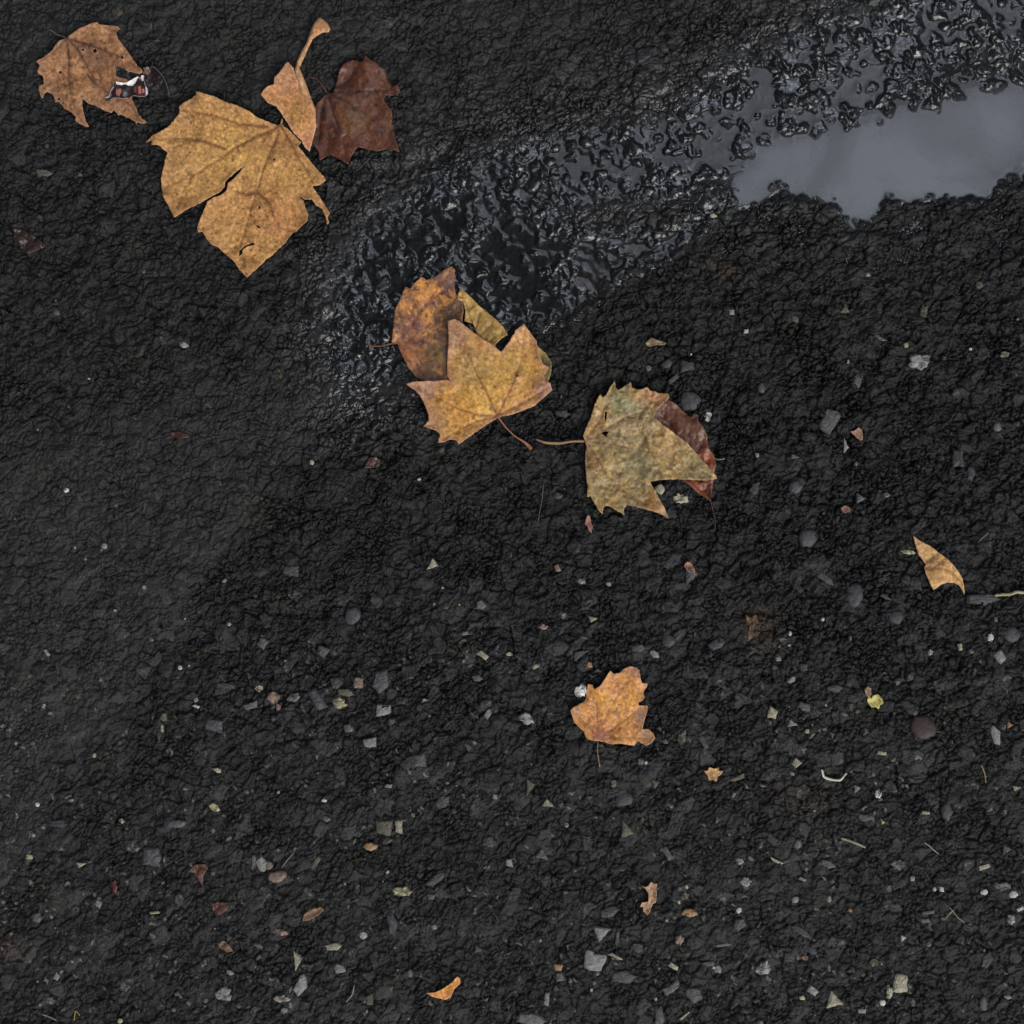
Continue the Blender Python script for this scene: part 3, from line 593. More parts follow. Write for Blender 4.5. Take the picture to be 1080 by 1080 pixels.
# 11 small orange leaf
q11 = (590, 690, 9.0)
o11 = tr(q11, [(365,812),(300,805),(250,780),(225,720),(190,690),(140,640),(120,580),(100,525),(130,490),(200,460),(240,440),(252,380),(262,310),(270,275),(310,285),(330,325),(380,290),(430,220),(462,170),(482,148),(510,180),(560,170),(610,130),(660,106),(720,118),(755,145),(760,210),(780,265),(832,272),(825,310),(800,340),(793,370),(808,400),(770,440),(743,450),(750,480),(832,480),(825,540),(800,620),(780,700),(840,700),(890,750),(902,790),(870,830),(820,857),(740,818),(702,864),(640,848),(560,838),(500,845),(440,830)])
v11 = [tr(q11, p) for p in ([(368,800),(420,640),(480,500),(600,300),(690,130)], [(368,800),(350,450),(270,300)], [(368,800),(250,650),(120,530)], [(368,800),(550,680),(740,520),(820,300)], [(368,800),(560,780),(880,790)])]
root = tag(empty('fallen_leaf', W(643, 745, 1)), 'small bright orange leaf touching a white stone on its left', 'leaf', LEAFGROUP)
def c11(base):
    return base
sheet('blade', o11, leaf_z(4.2, v11, 2.5, 1.3, 1111, [(670,710,9,2.5), (605,750,8,2), (655,780,10,2), (640,740,14,1.2)], .7, crumple=.6, ew=6), leaf_colour((204,138,64), (216,150,64), (196,130,70), (146,92,62), (186,136,98), v11,
      [(633,735,9,(222,156,56),.7), (655,745,10,(222,154,62),.7), (632,775,8,(160,88,70),.8), (670,705,8,(182,134,110),.8), (604,747,7,(162,118,92),.8), (677,755,7,(160,124,104),.9), (684,777,7,(128,112,92),.55), (680,770,5,(136,112,90),.5), (648,725,8,(210,136,84),.5)], 1111, 5, 1.2, .5, 1.6, .15, (130,84,52)), M_DAMP, root, step=1.0, seed=1111)
stem(root, tr(q11, [(366,800),(357,880),(360,940),(372,1000),(380,1062)]), [.6, .5, .5, .6, .9], (132,112,84), 11, z0=3.6)

# 12 sickle-shaped piece, 13 orange scrap
q12 = (940, 550, 7.714)
o12 = tr(q12, [(163,113),(200,145),(250,170),(300,195),(360,240),(420,285),(480,340),(530,400),(565,460),(580,520),(583,592),(565,555),(540,520),(500,497),(440,495),(390,512),(330,555),(300,500),(270,430),(256,373),(270,350),(250,320),(210,270),(190,210),(170,150)])
v12 = [tr(q12, p) for p in ([(258,375),(380,378),(480,410),(560,500)], [(270,330),(340,280),(370,255)], [(330,375),(400,320),(420,295)])]
tag(sheet('leaf_fragment', o12, lambda x, y, ed: np.maximum(blur1(x, y)+1.2, 5.2 + 3.2*gauss(x, y, 990, 598, 12)+2.2*gauss(x, y, 984, 610, 8)-1.6*vein_field(x, y, v12, 2.2)+2*gauss(x, y, 963, 568, 8)+.8*fbm(x/6, y/6, 3, 2)),
      leaf_colour((200,152,88), (208,162,100), (182,136,84), (140,100,62), (212,168,120), v12, [(976,592,7,(168,134,88),.6), (985,610,8,(206,156,94),.6), (966,572,6,(206,156,110),.7)], 1212, 6, .8, .8, 1.5, 0), M_DRY, step=1.0, seed=1212, jit=.15),
    'tan sickle-shaped piece of leaf lying alone near the right edge', 'leaf piece')
q13 = (270, 810, 4.0)
tag(sheet('leaf_fragment', tr(q13, [(718,942),(760,938),(800,918),(830,895),(850,872),(862,882),(861,905),(837,925),(822,960),(800,970),(765,962),(740,955)]), leaf_z(4.2, [], 1.5, 1, 1313, (), .3, ew=4),
      leaf_colour((226,146,66), (232,156,80), (214,136,64), (180,110,50), (236,176,110), [], (), 1313, 6, .8, .5, 1.2, 0), M_DRY, step=.9, seed=1313, jit=.15),
    'vivid orange boomerang-shaped leaf scrap near the bottom edge', 'leaf piece')

# smaller leaf scraps
def frag(q, pts, cols, label, z=('lie', 3.0), seed=1, mat=None, cat='leaf piece', edge=None, es=.5):
    cols = [tuple(v*.76+.24*sum(c)/3 for v in c) for c in cols]; cols[2] = tuple((a+2*b)/3 for a, b in zip(cols[2], cols[0]))
    zf = drape(.35, seed) if z[0] == 'drape' else leaf_z(z[1], [], 1.5, .8, seed, (), .3, ew=3, crumple=.8)
    return tag(sheet('leaf_fragment', tr(q, pts), zf, leaf_colour(cols[0], cols[1], cols[2], cols[0], edge or cols[1], [], (), seed, 4, 1.2, .5, 1.2, .15, es=es), mat or M_DAMP, step=1.0, seed=seed, jit=.3), label, cat)
t4 = lambda x, y: (x, y, 4.0)
frag(t4(540,810), [(543,488),(560,496),(572,490),(585,473),(596,482),(612,480),(606,500),(608,520),(605,560),(590,568),(580,600),(570,614),(553,602),(550,578),(535,580),(545,562),(572,558),(574,525),(562,505)], [(176,124,80),(186,136,92),(150,86,54)], 'ragged tan leaf scrap with a reddish lower end, above the two bright grey stones', seed=21)
frag(t4(540,810), [(805,5),(822,8),(828,-8),(845,-2),(870,-5),(868,8),(888,8),(880,20),(866,30),(858,52),(842,44),(828,48),(822,30),(812,18)], [(206,138,64),(216,160,90),(170,100,44)], 'crumpled bright orange-gold flake below and right of the small orange leaf', seed=22)
frag(t4(810,540), [(413,788),(420,775),(432,782),(436,770),(460,767),(470,778),(478,790),(480,803),(465,812),(460,828),(445,818),(430,820),(418,806)], [(206,194,74),(214,204,92),(190,176,66)], 'small bright yellow petal-like flake', seed=23, cat='flake')
frag(t4(810,540), [(402,745),(415,732),(430,740),(432,765),(420,782),(406,770)], [(140,108,66),(150,118,74),(120,90,56)], 'dull brown flake touching the yellow flake', seed=24, cat='flake')
frag(t4(810,270), [(340,742),(362,736),(376,724),(392,736),(395,775),(385,780),(365,764)], [(166,118,88),(176,128,98),(156,108,80)], 'small salmon orange triangular leaf scrap beside a pale green stone', seed=25, mat=M_DRY)
frag(t4(810,270), [(302,1062),(322,1052),(342,1062),(340,1078),(320,1084),(305,1076)], [(156,106,80),(166,116,88),(146,98,72)], 'tiny rounded orange leaf scrap above the sickle-shaped piece', seed=26, mat=M_DRY)
frag(t4(0,0), [(60,965),(110,975),(150,1000),(190,1025),(195,1045),(150,1060),(120,1075),(90,1050),(60,1010)], [(46,26,22),(58,30,25),(38,24,21)], 'dark red rotted leaf remnant flattened at the left edge', ('drape',), 27, M_WET)
frag(t4(270,270), [(460,895),(480,850),(510,848),(530,870),(520,885),(490,895)], [(76,44,34),(88,52,40),(60,36,30)], 'small dark red-brown scrap below the lower left lobe of the star-shaped leaf', ('drape',), 28, M_WET)
frag(t4(0,270), [(720,745),(750,740),(790,750),(800,765),(760,772),(730,765)], [(66,32,26),(80,38,30),(50,30,26)], 'faint dark red scrap pressed in the asphalt below the largest leaf', ('drape',), 29, M_WET)
frag(t4(540,540), [(305,50),(315,15),(325,12),(332,40),(340,60),(335,88),(322,78),(318,60)], [(150,90,76),(164,104,88),(130,76,62)], 'narrow pink-brown sliver below the olive-tan leaf', seed=30)
frag(t4(540,540), [(722,225),(735,208),(752,212),(765,235),(770,262),(752,255),(735,245)], [(160,92,62),(172,104,74),(140,80,54)], 'orange-brown scrap stuck on a slate-coloured stone below the olive-tan leaf', ('lie', 4.2), 31)
frag(t4(270,810), [(200,640),(205,610),(235,590),(275,580),(290,590),(270,610),(235,632)], [(126,86,56),(140,98,64),(100,66,44)], 'dull brown leaf flake above the cream triangle stone at lower left', seed=32)
frag(t4(0,810), [(795,432),(825,405),(870,405),(880,420),(860,450),(855,495),(840,470),(825,440)], [(96,54,38),(120,72,54),(76,42,32)], 'reddish brown ragged leaf crumb, left of the pink stone chips', ('drape',), 33)
frag(t4(0,810), [(895,570),(920,560),(965,565),(960,600),(930,615),(900,605)], [(82,38,26),(92,46,32),(64,32,24)], 'dark rust-red leaf crumb just below the ragged reddish one', ('drape',), 34)
frag(t4(0,810), [(920,735),(945,722),(965,740),(985,770),(960,775),(930,760)], [(100,62,38),(120,74,44),(84,50,34)], 'brown wedge-shaped leaf crumb towards the lower left corner', ('drape',), 35)
frag(t4(0,810), [(475,480),(490,470),(498,500),(490,530),(478,515)], [(104,44,30),(116,52,36),(84,38,28)], 'tiny upright rust-red sliver at lower left', ('drape',), 36)
frag(t4(540,270), [(560,372),(585,345),(605,355),(650,368),(640,378),(600,380),(575,385)], [(120,94,58),(140,112,70),(100,78,52)], 'tan twig-like leaf shred above the olive-tan leaf', seed=37)
frag(t4(540,540), [(985,430),(1000,445),(1030,430),(1035,465),(1020,475),(1010,520),(995,545),(990,510),(1000,480),(985,460)], [(86,58,34),(120,92,44),(66,40,28)], 'mottled brown rotten leaf crumb right of the middle', ('drape',), 38)

# ------------------------------------------------------------ glossy wrapper scrap on the brown leaf
qw = (110, 60, 13.5)
root = tag(empty('wrapper_scrap', W(147, 92, 4)), 'crumpled glossy black wrapper scrap with white and red print, on the faded brown leaf', 'wrapper')
def wz(z0, seed): return lambda x, y, ed: z0 + 3.0*fbm(x/7, y/7, seed, 3) + 1.2*np.exp(-ed/1.2)
def flatcol(c, patches=(), edge=None):
    def fn(x, y, ed):
        k = np.ones((len(x), 1))*lin(c)*K
        for pts, pc, soft in patches:
            pts = tr(qw, pts); m = (inpoly(x, y, pts) & (vn(x/1.1, y/1.1, 5)+soft > .5))[:, None]; k = np.where(m, lin(pc)*K, k)
        if edge is not None:
            e = np.exp(-(ed/.55)**2)[:, None]*(vn(x/3, y/3, 8) > .25)[:, None]; k = k*(1-e)+lin(edge)*K*e
        return k
    return fn
sheet('black_film', tr(qw, [(580,190),(640,172),(720,168),(780,220),(850,300),(900,380),(930,460),(952,565),(920,520),(800,520),(660,515),(650,480),(610,400),(570,300)]), wz(6, 91),
      flatcol((26,14,14), [([(600,200),(660,190),(690,250),(640,290),(600,260)], (120,80,66), .1), ([(600,300),(700,300),(780,340),(700,380)], (48,20,17), 0)]), M_FOIL, root, step=.55, thick=.3, jit=.05, seed=91)
sheet('shade_wedge', tr(qw, [(190,195),(215,180),(260,186),(400,235),(540,262),(590,290),(510,325),(460,345),(380,370),(300,330),(200,300)]), wz(4.6, 92),
      flatcol((16,14,12)), M_FOIL, root, step=.6, thick=.3, jit=.05, seed=92)  # black sheet standing in for the shadowed wedge beside the wrapper
sheet('printed_panel', tr(qw, [(42,612),(100,595),(115,520),(170,450),(195,378),(260,395),(340,400),(400,370),(460,335),(515,312),(545,345),(558,298),(592,298),(600,360),(620,440),(652,490),(655,570),(600,603),(520,600),(440,592),(415,610),(300,640),(240,625),(150,625),(110,658),(50,658)]), wz(7, 93),
      flatcol((38,16,20), [([(195,385),(260,405),(340,405),(400,375),(460,340),(520,318),(470,400),(430,440),(370,440),(330,420),(260,435),(205,425)], (236,234,230), .9),
                           ([(200,490),(270,485),(285,530),(240,600),(200,570)], (160,98,84), .3), ([(290,540),(350,530),(370,590),(300,605)], (104,104,112), .3),
                           ([(470,450),(540,430),(600,480),(620,560),(520,580),(465,530)], (92,34,28), .5), ([(510,460),(545,440),(560,560),(520,560)], (170,112,96), .4), ([(570,490),(600,490),(600,545),(570,545)], (176,122,104), .4),
                           ([(560,300),(590,300),(590,370),(562,380)], (230,214,210), .6), ([(620,460),(652,490),(655,570),(620,580)], (232,226,230), .5)], edge=(196,176,178)), M_FOIL, root, step=.5, thick=.3, jit=.05, seed=93)
tube('rim', tr(qw, [(700,168),(740,180),(800,235),(860,310),(900,385),(925,460),(940,530),(955,600)]), [.2, .32, .32, .32, .32, .32, .3, .3], [9]*8, (112,104,102), M_FOIL, root, 94, 6, .05)
tube('loop', tr(qw, [(610,150),(605,110),(630,75),(665,70),(700,95),(705,130),(690,160)]), [.6]*7, [6]*7, (22,26,30), M_FOIL, root, 95, 6, .05)

# ------------------------------------------------------------ stones
LAND = [('the faded brown leaf', 95, 80), ('the largest leaf', 250, 195), ('the folded leaf', 315, 100), ('the dark red soaked leaf', 378, 118), ('the puddle', 930, 165),
        ('the blotched leaf', 445, 345), ('the star-shaped leaf', 510, 405), ('the olive-tan leaf', 680, 475), ('the small orange leaf', 645, 745), ('the sickle-shaped leaf piece', 990, 595),
        ('the orange boomerang scrap', 468, 1040), ('the yellow flake', 921, 740), ('the lower left corner', 0, 1080), ('the lower right corner', 1080, 1080), ('the left edge', 0, 640)]
SL, GR, LG, WH, CR, TN, PK, OL, RD, YC = (64,64,67), (92,92,92), (136,136,134), (206,204,196), (166,160,136), (156,122,84), (134,112,100), (92,91,76), (54,34,34), (164,160,122)
CN = {SL: 'slate-dark', GR: 'mid-grey', LG: 'light grey', WH: 'whitish', CR: 'cream', TN: 'tan', PK: 'pinkish', OL: 'olive-grey', RD: 'maroon', YC: 'pale yellow'}
SN = {'r': 'rounded', 't': 'triangular', 'q': 'blocky', 'p': 'angular', 'n': 'sliver-like', 'c': 'crumbly'}
# x, y, width, height, turn in degrees, colour, shape
ST = [(372,650,19,20,0,SL,'r'),(307,602,18,14,10,SL,'q'),(456,596,12,16,20,CR,'t'),(507,638,15,12,0,GR,'p'),(341,686,14,13,20,GR,'q'),(278,678,10,13,30,GR,'q'),
(402,719,18,29,8,SL,'p'),(335,738,13,27,-30,SL,'q'),(354,720,17,14,0,SL,'p'),(378,720,11,13,10,PK,'q'),(365,730,19,9,10,OL,'p'),(357,742,17,14,0,YC,'c'),(288,735,14,13,20,PK,'c'),(293,746,7,8,0,PK,'q'),
(310,735,16,10,0,GR,'c'),(404,749,18,13,-5,LG,'q'),(390,783,16,11,-10,LG,'q'),(368,768,11,9,20,GR,'r'),(509,691,14,7,35,CR,'n'),(515,752,6,13,30,LG,'n'),(443,802,14,16,0,GR,'q'),(448,739,9,6,0,CR,'t'),(491,668,9,4,-10,LG,'n'),(273,726,9,8,0,CR,'c'),(504,715,12,8,0,GR,'p'),(537,690,8,5,0,CR,'c'),
(276,911,14,18,-20,LG,'p'),(284,913,9,9,0,PK,'r'),(293,924,21,13,-15,PK,'r'),(333,911,8,19,35,OL,'n'),(296,982,16,10,20,PK,'c'),(352,998,18,9,-10,CR,'p'),(313,1013,13,23,-15,CR,'t'),(318,1038,14,25,20,LG,'p'),(358,1021,16,12,30,LG,'p'),
(405,872,18,18,0,OL,'q'),(421,872,9,14,0,CR,'q'),(390,893,18,9,0,TN,'r'),(425,940,26,11,0,YC,'c'),(414,975,12,28,-12,SL,'p'),(460,927,28,9,-38,SL,'p'),(383,986,10,9,0,LG,'c'),(458,977,6,6,0,LG,'r'),(455,945,9,7,0,GR,'q'),(537,910,8,9,0,LG,'q'),(297,1052,19,8,0,CR,'c'),(342,844,6,4,0,WH,'r'),(300,1065,8,7,0,LG,'c'),(390,1054,9,13,0,OL,'q'),(467,845,20,14,-30,SL,'p'),(516,888,18,14,0,SL,'p'),(503,1000,14,10,0,SL,'t'),(410,829,10,4,0,LG,'n'),(345,863,9,7,0,OL,'c'),(522,840,5,6,0,LG,'q'),
(612,690,25,11,-30,GR,'t'),(620,701,9,8,0,TN,'c'),(625,652,11,10,0,CR,'t'),(612,728,15,14,0,WH,'c'),(555,758,18,12,30,LG,'c'),(642,616,6,5,0,LG,'r'),(691,690,12,8,40,LG,'p'),(726,606,22,24,0,SL,'t'),(588,599,6,9,-20,PK,'n'),(573,661,10,7,0,PK,'c'),(813,751,13,12,20,CR,'q'),(675,803,8,8,0,GR,'q'),(681,804,4,4,0,WH,'r'),
(613,613,9,7,0,LG,'c'),(705,676,16,15,0,SL,'r'),(755,680,20,12,-30,SL,'p'),(672,683,16,10,0,SL,'p'),(594,649,7,7,0,LG,'c'),(565,703,8,5,-30,CR,'n'),(742,783,7,16,-30,SL,'n'),(719,778,9,18,20,OL,'c'),
(558,829,13,22,0,OL,'t'),(577,847,17,11,10,CR,'t'),(571,900,19,13,20,GR,'t'),(660,874,21,21,15,OL,'t'),(691,826,10,15,0,OL,'t'),(704,900,8,16,-25,GR,'n'),(633,983,23,21,-10,LG,'t'),(627,1013,24,24,20,LG,'q'),(648,1008,18,4,22,CR,'n'),(589,1019,11,9,0,TN,'q'),(590,1030,10,10,0,GR,'q'),
(657,1030,31,15,0,SL,'p'),(651,989,4,16,5,OL,'n'),(577,1054,7,16,5,LG,'n'),(560,1074,36,14,8,GR,'p'),(695,1072,12,24,0,GR,'p'),(642,962,25,13,-10,SL,'p'),(786,929,12,12,0,LG,'c'),(727,962,16,9,5,TN,'c'),(722,945,10,8,0,OL,'c'),(716,990,11,12,0,PK,'c'),(757,1022,9,9,0,LG,'p'),(779,960,6,7,30,WH,'r'),
(805,1020,17,14,-30,LG,'c'),(763,997,20,4,-8,LG,'n'),(722,1071,14,3,-40,CR,'n'),(731,1048,22,20,20,SL,'p'),(710,1019,12,6,30,CR,'n'),(747,1016,16,6,0,GR,'c'),(658,843,22,17,0,SL,'r'),(780,975,16,18,20,SL,'p'),(672,998,16,12,30,SL,'p'),(708,1042,22,10,-35,GR,'n'),(647,826,9,10,0,OL,'c'),(777,820,17,5,-20,OL,'n'),(780,908,10,7,0,LG,'c'),(597,870,6,6,0,LG,'r'),
(901,628,20,26,10,SL,'r'),(870,610,26,8,38,SL,'p'),(945,651,17,16,0,SL,'r'),(851,567,20,20,0,SL,'r'),(957,582,15,5,5,YC,'c'),(834,717,11,6,-30,LG,'p'),(835,763,15,9,10,LG,'t'),(973,767,29,29,0,RD,'r'),(1050,775,10,23,-15,LG,'p'),(1053,692,11,17,-30,LG,'n'),(1064,765,10,8,0,TN,'t'),(1067,670,18,18,0,SL,'r'),
(912,772,9,11,0,GR,'t'),(877,775,8,10,-30,OL,'t'),(930,794,11,4,10,CR,'n'),(840,805,9,9,40,CR,'n'),(1043,672,7,9,10,WH,'c'),(934,630,14,5,30,SL,'n'),(848,745,16,10,30,GR,'p'),(881,726,20,10,0,SL,'p'),(821,695,6,5,-20,LG,'q'),(833,668,4,6,0,WH,'r'),(867,653,4,4,0,WH,'r'),(847,703,10,10,0,SL,'q'),(980,688,8,7,0,LG,'c'),(1012,682,6,9,0,CR,'n'),(964,752,8,7,0,GR,'c'),(1034,632,44,14,0,SL,'p'),(851,771,6,5,0,CR,'q'),
(903,831,9,13,0,LG,'t'),(926,837,7,11,0,WH,'c'),(998,855,14,21,0,SL,'r'),(975,857,10,5,0,CR,'q'),(930,866,7,8,0,YC,'t'),(912,862,25,10,5,SL,'p'),(841,890,9,11,20,GR,'r'),(873,911,18,9,15,GR,'p'),(819,908,17,4,25,CR,'n'),(1037,914,14,5,-20,CR,'n'),(986,938,5,5,0,WH,'r'),(993,938,5,6,0,WH,'q'),
(1068,943,10,8,-20,WH,'r'),(1065,969,11,11,0,LG,'c'),(1038,941,9,6,0,WH,'c'),(951,989,9,7,0,WH,'t'),(975,971,12,5,0,GR,'q'),(978,962,14,4,-8,OL,'n'),(839,949,9,7,-20,LG,'r'),(874,948,5,7,0,LG,'r'),(849,1010,9,6,0,TN,'c'),(878,1054,22,21,0,CR,'t'),(949,1037,17,21,0,CR,'q'),(938,1047,8,13,20,CR,'c'),(931,1058,8,7,0,WH,'r'),
(856,1044,14,8,40,LG,'n'),(1037,1058,10,17,0,SL,'r'),(1065,1041,7,5,0,RD,'c'),(909,1066,10,5,0,LG,'q'),(1071,831,12,6,-10,CR,'t'),(845,982,30,8,30,SL,'p'),(832,1010,14,12,0,SL,'q'),(855,1002,14,9,20,SL,'p'),(947,911,18,12,0,GR,'c'),(1040,1012,14,20,10,SL,'p'),(1056,934,20,10,0,GR,'c'),(979,995,6,6,0,LG,'c'),(962,926,6,7,0,LG,'c'),(921,1015,11,8,-20,OL,'c'),(941,1008,9,10,0,SL,'q'),(1063,1052,10,5,0,LG,'p'),(1060,895,14,12,0,GR,'t'),(846,927,8,4,30,LG,'n'),(845,1051,7,5,0,CR,'c'),(1075,958,8,4,-20,WH,'n'),
(969,381,23,18,-10,LG,'c'),(875,444,18,27,28,GR,'q'),(890,470,10,19,5,LG,'t'),(955,364,6,7,0,YC,'q'),(891,326,12,13,20,OL,'t'),(927,356,18,4,30,OL,'n'),(973,329,9,14,0,OL,'c'),(1059,374,10,7,0,CR,'c'),(906,525,13,13,0,GR,'t'),(1010,483,14,20,0,SL,'q'),(838,514,17,15,0,SL,'r'),(836,482,14,6,10,OL,'t'),(796,516,11,26,28,SL,'p'),(905,402,10,16,20,GR,'q'),(1050,451,9,10,0,GR,'r'),(935,522,8,6,0,LG,'c'),(1023,500,10,16,0,SL,'p'),(838,337,8,8,0,OL,'c'),(1032,301,9,9,0,OL,'c'),(914,290,7,5,0,LG,'c'),
(704,384,13,11,0,SL,'r'),(684,388,7,7,0,GR,'r'),(724,387,18,14,0,SL,'q'),(728,423,23,21,0,SL,'r'),(747,439,8,11,10,WH,'c'),(696,516,12,12,0,CR,'r'),(718,526,16,11,20,CR,'c'),(802,410,10,13,0,SL,'r'),(593,436,16,9,10,SL,'p'),(786,350,5,5,0,WH,'q'),(771,330,6,6,0,LG,'q'),(710,400,14,5,-40,SL,'n'),(588,523,12,8,0,SL,'r'),
(194,364,11,7,25,LG,'c'),(70,517,6,5,0,WH,'c'),(60,330,7,7,0,GR,'r'),(110,576,7,7,0,LG,'r'),(190,704,5,5,0,WH,'r'),(50,688,9,4,50,LG,'n'),(174,756,10,9,-40,OL,'p'),(172,768,4,9,0,CR,'n'),(207,745,9,3,15,WH,'n'),(227,765,20,15,15,SL,'q'),(240,723,17,7,0,SL,'q'),(18,783,4,4,0,LG,'r'),(54,752,5,4,0,LG,'q'),(107,716,9,7,30,GR,'t'),(265,744,17,8,-20,GR,'q'),(153,619,5,5,0,LG,'r'),(237,613,7,4,-40,LG,'n'),
(188,868,21,9,-8,GR,'r'),(226,852,13,8,35,YC,'c'),(86,911,12,7,-10,CR,'t'),(160,905,22,26,10,SL,'q'),(62,868,20,9,0,SL,'p'),(236,1048,18,15,0,LG,'c'),(163,962,12,3,-5,YC,'n'),(104,953,8,8,30,LG,'n'),(40,848,5,5,0,WH,'r'),(36,880,5,5,0,LG,'r'),(243,1025,10,6,20,LG,'p'),(268,909,5,15,0,GR,'q'),(128,866,7,6,0,CR,'c'),(32,903,8,6,0,YC,'c'),(190,948,10,16,0,GR,'c'),(40,967,12,12,0,GR,'p'),(54,1055,12,8,0,GR,'c'),(132,1040,12,12,0,GR,'c'),(127,1076,6,5,0,CR,'r'),(230,812,12,5,20,CR,'c'),(260,835,6,5,0,GR,'r'),
(45,183,12,9,0,GR,'q'),(48,184,20,7,0,OL,'p'),(752,228,8,6,0,CR,'c'),(84,184,5,5,0,OL,'c'),(60,1030,9,6,-60,LG,'n'),(190,1050,14,4,50,GR,'n')]
rs = random.Random(5)
def stone(px, py, w_, h_, ang, col, sh, seed, name='stone_chip'):
    r = random.Random(seed); n = {'r': 9, 't': 3, 'q': 4, 'p': 5, 'n': 4, 'c': 8}[sh]; SEG = 20
    cor = []
    for k in range(n):
        a = 2*math.pi*(k+r.uniform(-.16, .16))/n + r.uniform(-.2, .2)*(n < 6) + (math.pi/4 if n == 4 else 0); rr = r.uniform(.86, 1.12)
        cor.append((math.cos(a)*rr*(1.25 if n == 4 else 1), math.sin(a)*rr*(1.25 if n == 4 else 1)))
    mxx = max(abs(c[0]) for c in cor); mxy = max(abs(c[1]) for c in cor); cor = [(c[0]/mxx*w_/2, c[1]/mxy*h_/2) for c in cor]
    per = [math.dist(cor[k], cor[(k+1) % n]) for k in range(n)]; tot = sum(per); ring = []
    for s in range(SEG):
        d = tot*s/SEG; k = 0
        while d > per[k] and k < n-1: d -= per[k]; k += 1
        t = d/per[k]; x = cor[k][0]*(1-t)+cor[(k+1) % n][0]*t; y = cor[k][1]*(1-t)+cor[(k+1) % n][1]*t
        jj = 1+(r.random()-.5)*(.36 if sh == 'c' else .17); ring.append((x*jj, y*jj))
    S = min(w_, h_); H = min(max(1.2, S*.22), 2.8); ca, sa = math.cos(R(ang)), math.sin(R(ang))
    xs = np.array([px, px+w_*.3, px-w_*.3, px, px, px+w_*.2, px-w_*.2]); ys = np.array([py, py, py, py+h_*.3, py-h_*.3, py+h_*.2, py-h_*.2])
    base = float(np.percentile(ground(xs, ys), 80)) + (-.3 if col in (SL,) else .1)
    tx, ty = r.uniform(-.10, .10), r.uniform(-.10, .10)
    V = []; rings = [(1.0, -H*1.8, 0), (1.04, -H*.3, 0), (.97, H*.35, .5), (.80, H*.75, 1), (.42, H*.95, 1)]
    for rk, zk, tf in rings:
        for (x, y) in ring:
            x2, y2 = x*rk, y*rk; z = zk + tf*(tx*x2+ty*y2) + (r.random()-.5)*H*(.5 if sh == 'c' else .28)*tf
            V.append(W(px+x2*ca-y2*sa, py+x2*sa+y2*ca, base+z))
    V.append(W(px, py, base+H)); F = []; Sz = []; nr = len(rings)
    for k in range(nr-1):
        for s in range(SEG):
            F += [k*SEG+s, k*SEG+(s+1) % SEG, (k+1)*SEG+(s+1) % SEG, (k+1)*SEG+s][::-1]; Sz.append(4)
    for s in range(SEG): F += [(nr-1)*SEG+(s+1) % SEG, (nr-1)*SEG+s, nr*SEG]; Sz.append(3)
    F += list(range(SEG)); Sz.append(SEG)
    V = np.array(V); f = .75+.5*fbm(V[:, 0]*900, V[:, 1]*900, seed, 3)
    f = f*(.85+.3*r.random()); c = lin(col)*K*.74*f[:, None]
    if sh == 'c': c = c*(.4+.95*(vn(V[:, 0]*420, V[:, 1]*420, seed+3) > .42))[:, None]
    return mesh_obj(name, V, F, Sz, M_STREAK if (px, py) == (949, 1037) else M_STONE, None, sh in 'r', {'alb': ('FLOAT_VECTOR', c)}, W(px, py, base))
def direction(dx, dy):
    a = math.degrees(math.atan2(-dy, dx)) % 360
    return ['right of', 'above and right of', 'above', 'above and left of', 'left of', 'below and left of', 'below', 'below and right of'][int(((a+22.5) % 360)//45)]
seen = {}
def stone_label(px, py, w_, h_, col, sh):
    size = max(w_, h_); sw = 'tiny' if size < 8 else 'small' if size < 13 else 'medium' if size < 20 else 'large'
    ls = sorted(LAND, key=lambda l: math.hypot(l[1]-px, l[2]-py)); out = None
    for l in ls[:3]:
        d = math.hypot(l[1]-px, l[2]-py); far = 'close ' if d < 75 else '' if d < 150 else 'well '
        cand = f"{sw} {CN[col]} {SN[sh]} stone {far}{direction(px-l[1], py-l[2])} {l[0]}"
        if cand not in seen: out = cand; break
    if out is None:
        out = f"{sw} {CN[col]} {SN[sh]} stone {direction(px-ls[0][1], py-ls[0][2])} {ls[0][0]}, towards {ls[1][0]}"
    seen[out] = 1
    return out
special = {(612,728): 'brightest white stone, touching the left edge of the small orange leaf', (973,767): 'round maroon stone, well below the sickle-shaped leaf piece',
           (627,1013): 'large bright grey crystalline stone near the bottom centre', (633,983): 'grey triangular stone directly above the bright crystalline one',
           (949,1037): 'cream stone with vertical streaks near the lower right corner', (878,1054): 'pale cream triangular stone near the bottom right',
           (404,749): 'light grey blocky stone at the foot of the tall slate stone', (402,719): 'tall slate-dark stone left of the small orange leaf'}
small = []
for k, s in enumerate(ST):
    o = stone(*s, seed=100+k)
    if max(s[2], s[3]) < 8:
        o.name = 'grit_grain'; tag(o, 'tiny pale grain of grit, a few millimetres wide, in the black asphalt', 'grit', 'pale grains of grit in the asphalt')
    else: tag(o, special.get((s[0], s[1])) or stone_label(s[0], s[1], s[2], s[3], s[5], s[6]), 'stone', 'stone chips in the asphalt')

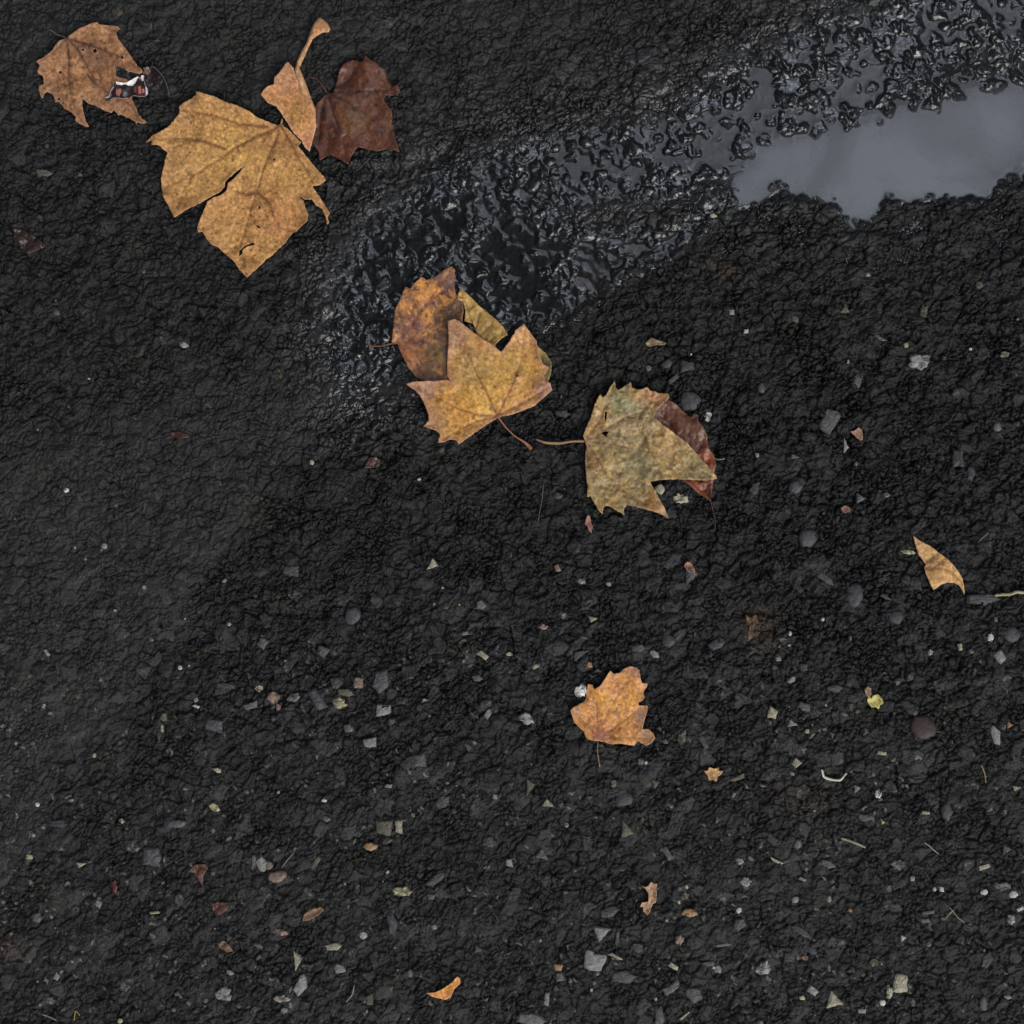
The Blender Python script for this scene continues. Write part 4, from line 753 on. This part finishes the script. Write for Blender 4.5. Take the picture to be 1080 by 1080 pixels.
# scattered small grains, denser towards the bottom of the view
rs = random.Random(77); cnt = 0
while cnt < 150:
    px = rs.uniform(0, 1080); py = 1080*rs.random()**.55
    if py < 330 and rs.random() < .6: continue
    if gauss(np.array([px]), np.array([py]), 930, 130, 190, 90)[0] > .2 or (380 < px < 780 and py < 350): continue
    if any(inpoly(np.array([px]), np.array([py]), o)[0] for o in (o1, o2, o3, o4, o5, o6, o7, o9, o10, o11, o12)): continue
    s = rs.choice((2, 2.5, 3, 3, 3.5, 4, 5)); c = rs.choice((LG, CR, CR, GR, GR, GR, OL, OL, OL, TN, LG, WH))
    o = stone(px, py, s*rs.uniform(.8, 1.5), s, rs.uniform(0, 180), c, rs.choice('rqpc'), 900+cnt, 'grit_grain')
    tag(o, 'tiny pale grain of grit, a few millimetres wide, in the black asphalt', 'grit', 'pale grains of grit in the asphalt'); cnt += 1

# ------------------------------------------------------------ straws and twigs
def twig(name, pts, rad, col, label, cat, seed, lift=.6):
    zs = [gz(*p)*.6+rad+lift for p in pts]; o = tube(name, pts, [rad*(.8 if k in (0, len(pts)-1) else 1) for k in range(len(pts))], zs, col, M_STEM, None, seed, 7, .22)
    return tag(o, label, cat)
twig('twig', [(1048,628),(1056,627),(1064,627),(1071,624),(1079,625),(1090,623)], 1.7, (156,150,110), 'short pale lichen-covered twig running out at the right edge', 'twig', 1)
twig('dry_straw', [(886,883),(895,886),(903,889),(912,893)], 1.5, (128,124,100), 'flat beige straw piece left of centre of the lower right area', 'straw', 2)
twig('curved_husk', [(866,811),(868,819),(876,822),(886,823),(892,815)], 1.3, (196,192,174), 'whitish curved husk like a shallow cup, below the yellow flake', 'husk', 3)
twig('dry_straw', [(1034,806),(1038,815),(1039,825)], .8, (134,122,72), 'thin yellowish straw near the right edge below the twig', 'straw', 4)
twig('dry_straw', [(974,888),(980,892),(984,896),(989,900)], .7, (140,134,112), 'fine curved straw in the lower right area', 'straw', 5)
twig('grass_stem', [(567,555),(569,540),(572,525),(573,510)], .6, (84,86,74), 'thin upright grey stem left of the olive-tan leaf', 'stem', 6)
twig('dry_straw', [(1000,956),(1004,960),(1009,967),(1016,972)], .6, (128,122,104), 'hair-thin straw slanting down right, in the lower right area', 'straw', 7)
twig('dry_straw', [(997,967),(1001,962),(1005,959)], .8, (144,138,116), 'short straw meeting the hair-thin straw at an angle', 'straw', 8)
twig('dry_straw', [(85,1070),(80,1064),(79,1075)], .8, (134,118,60), 'short bent yellow straw at the lower left corner', 'straw', 9)
twig('dry_straw', [(44,1069),(52,1072),(60,1075)], .7, (128,128,110), 'short grey straw at the bottom edge near the left corner', 'straw', 10)
twig('dry_straw', [(297,915),(303,907),(310,899)], .7, (108,106,92), 'thin dark straw slanting up right beside the pink stones', 'straw', 11)
twig('dry_straw', [(365,1056),(372,1048),(374,1038)], .8, (128,124,100), 'thin upright straw near the bottom edge, left of the boomerang scrap', 'straw', 12)
twig('dry_straw', [(1030,572),(1035,567),(1041,562)], .7, (110,108,92), 'thin straw right of the sickle-shaped leaf piece', 'straw', 13)
twig('dry_straw', [(753,483),(757,485),(764,484)], .8, (120,112,92), 'tiny pale straw at the right tip of the olive-tan leaf', 'straw', 14)
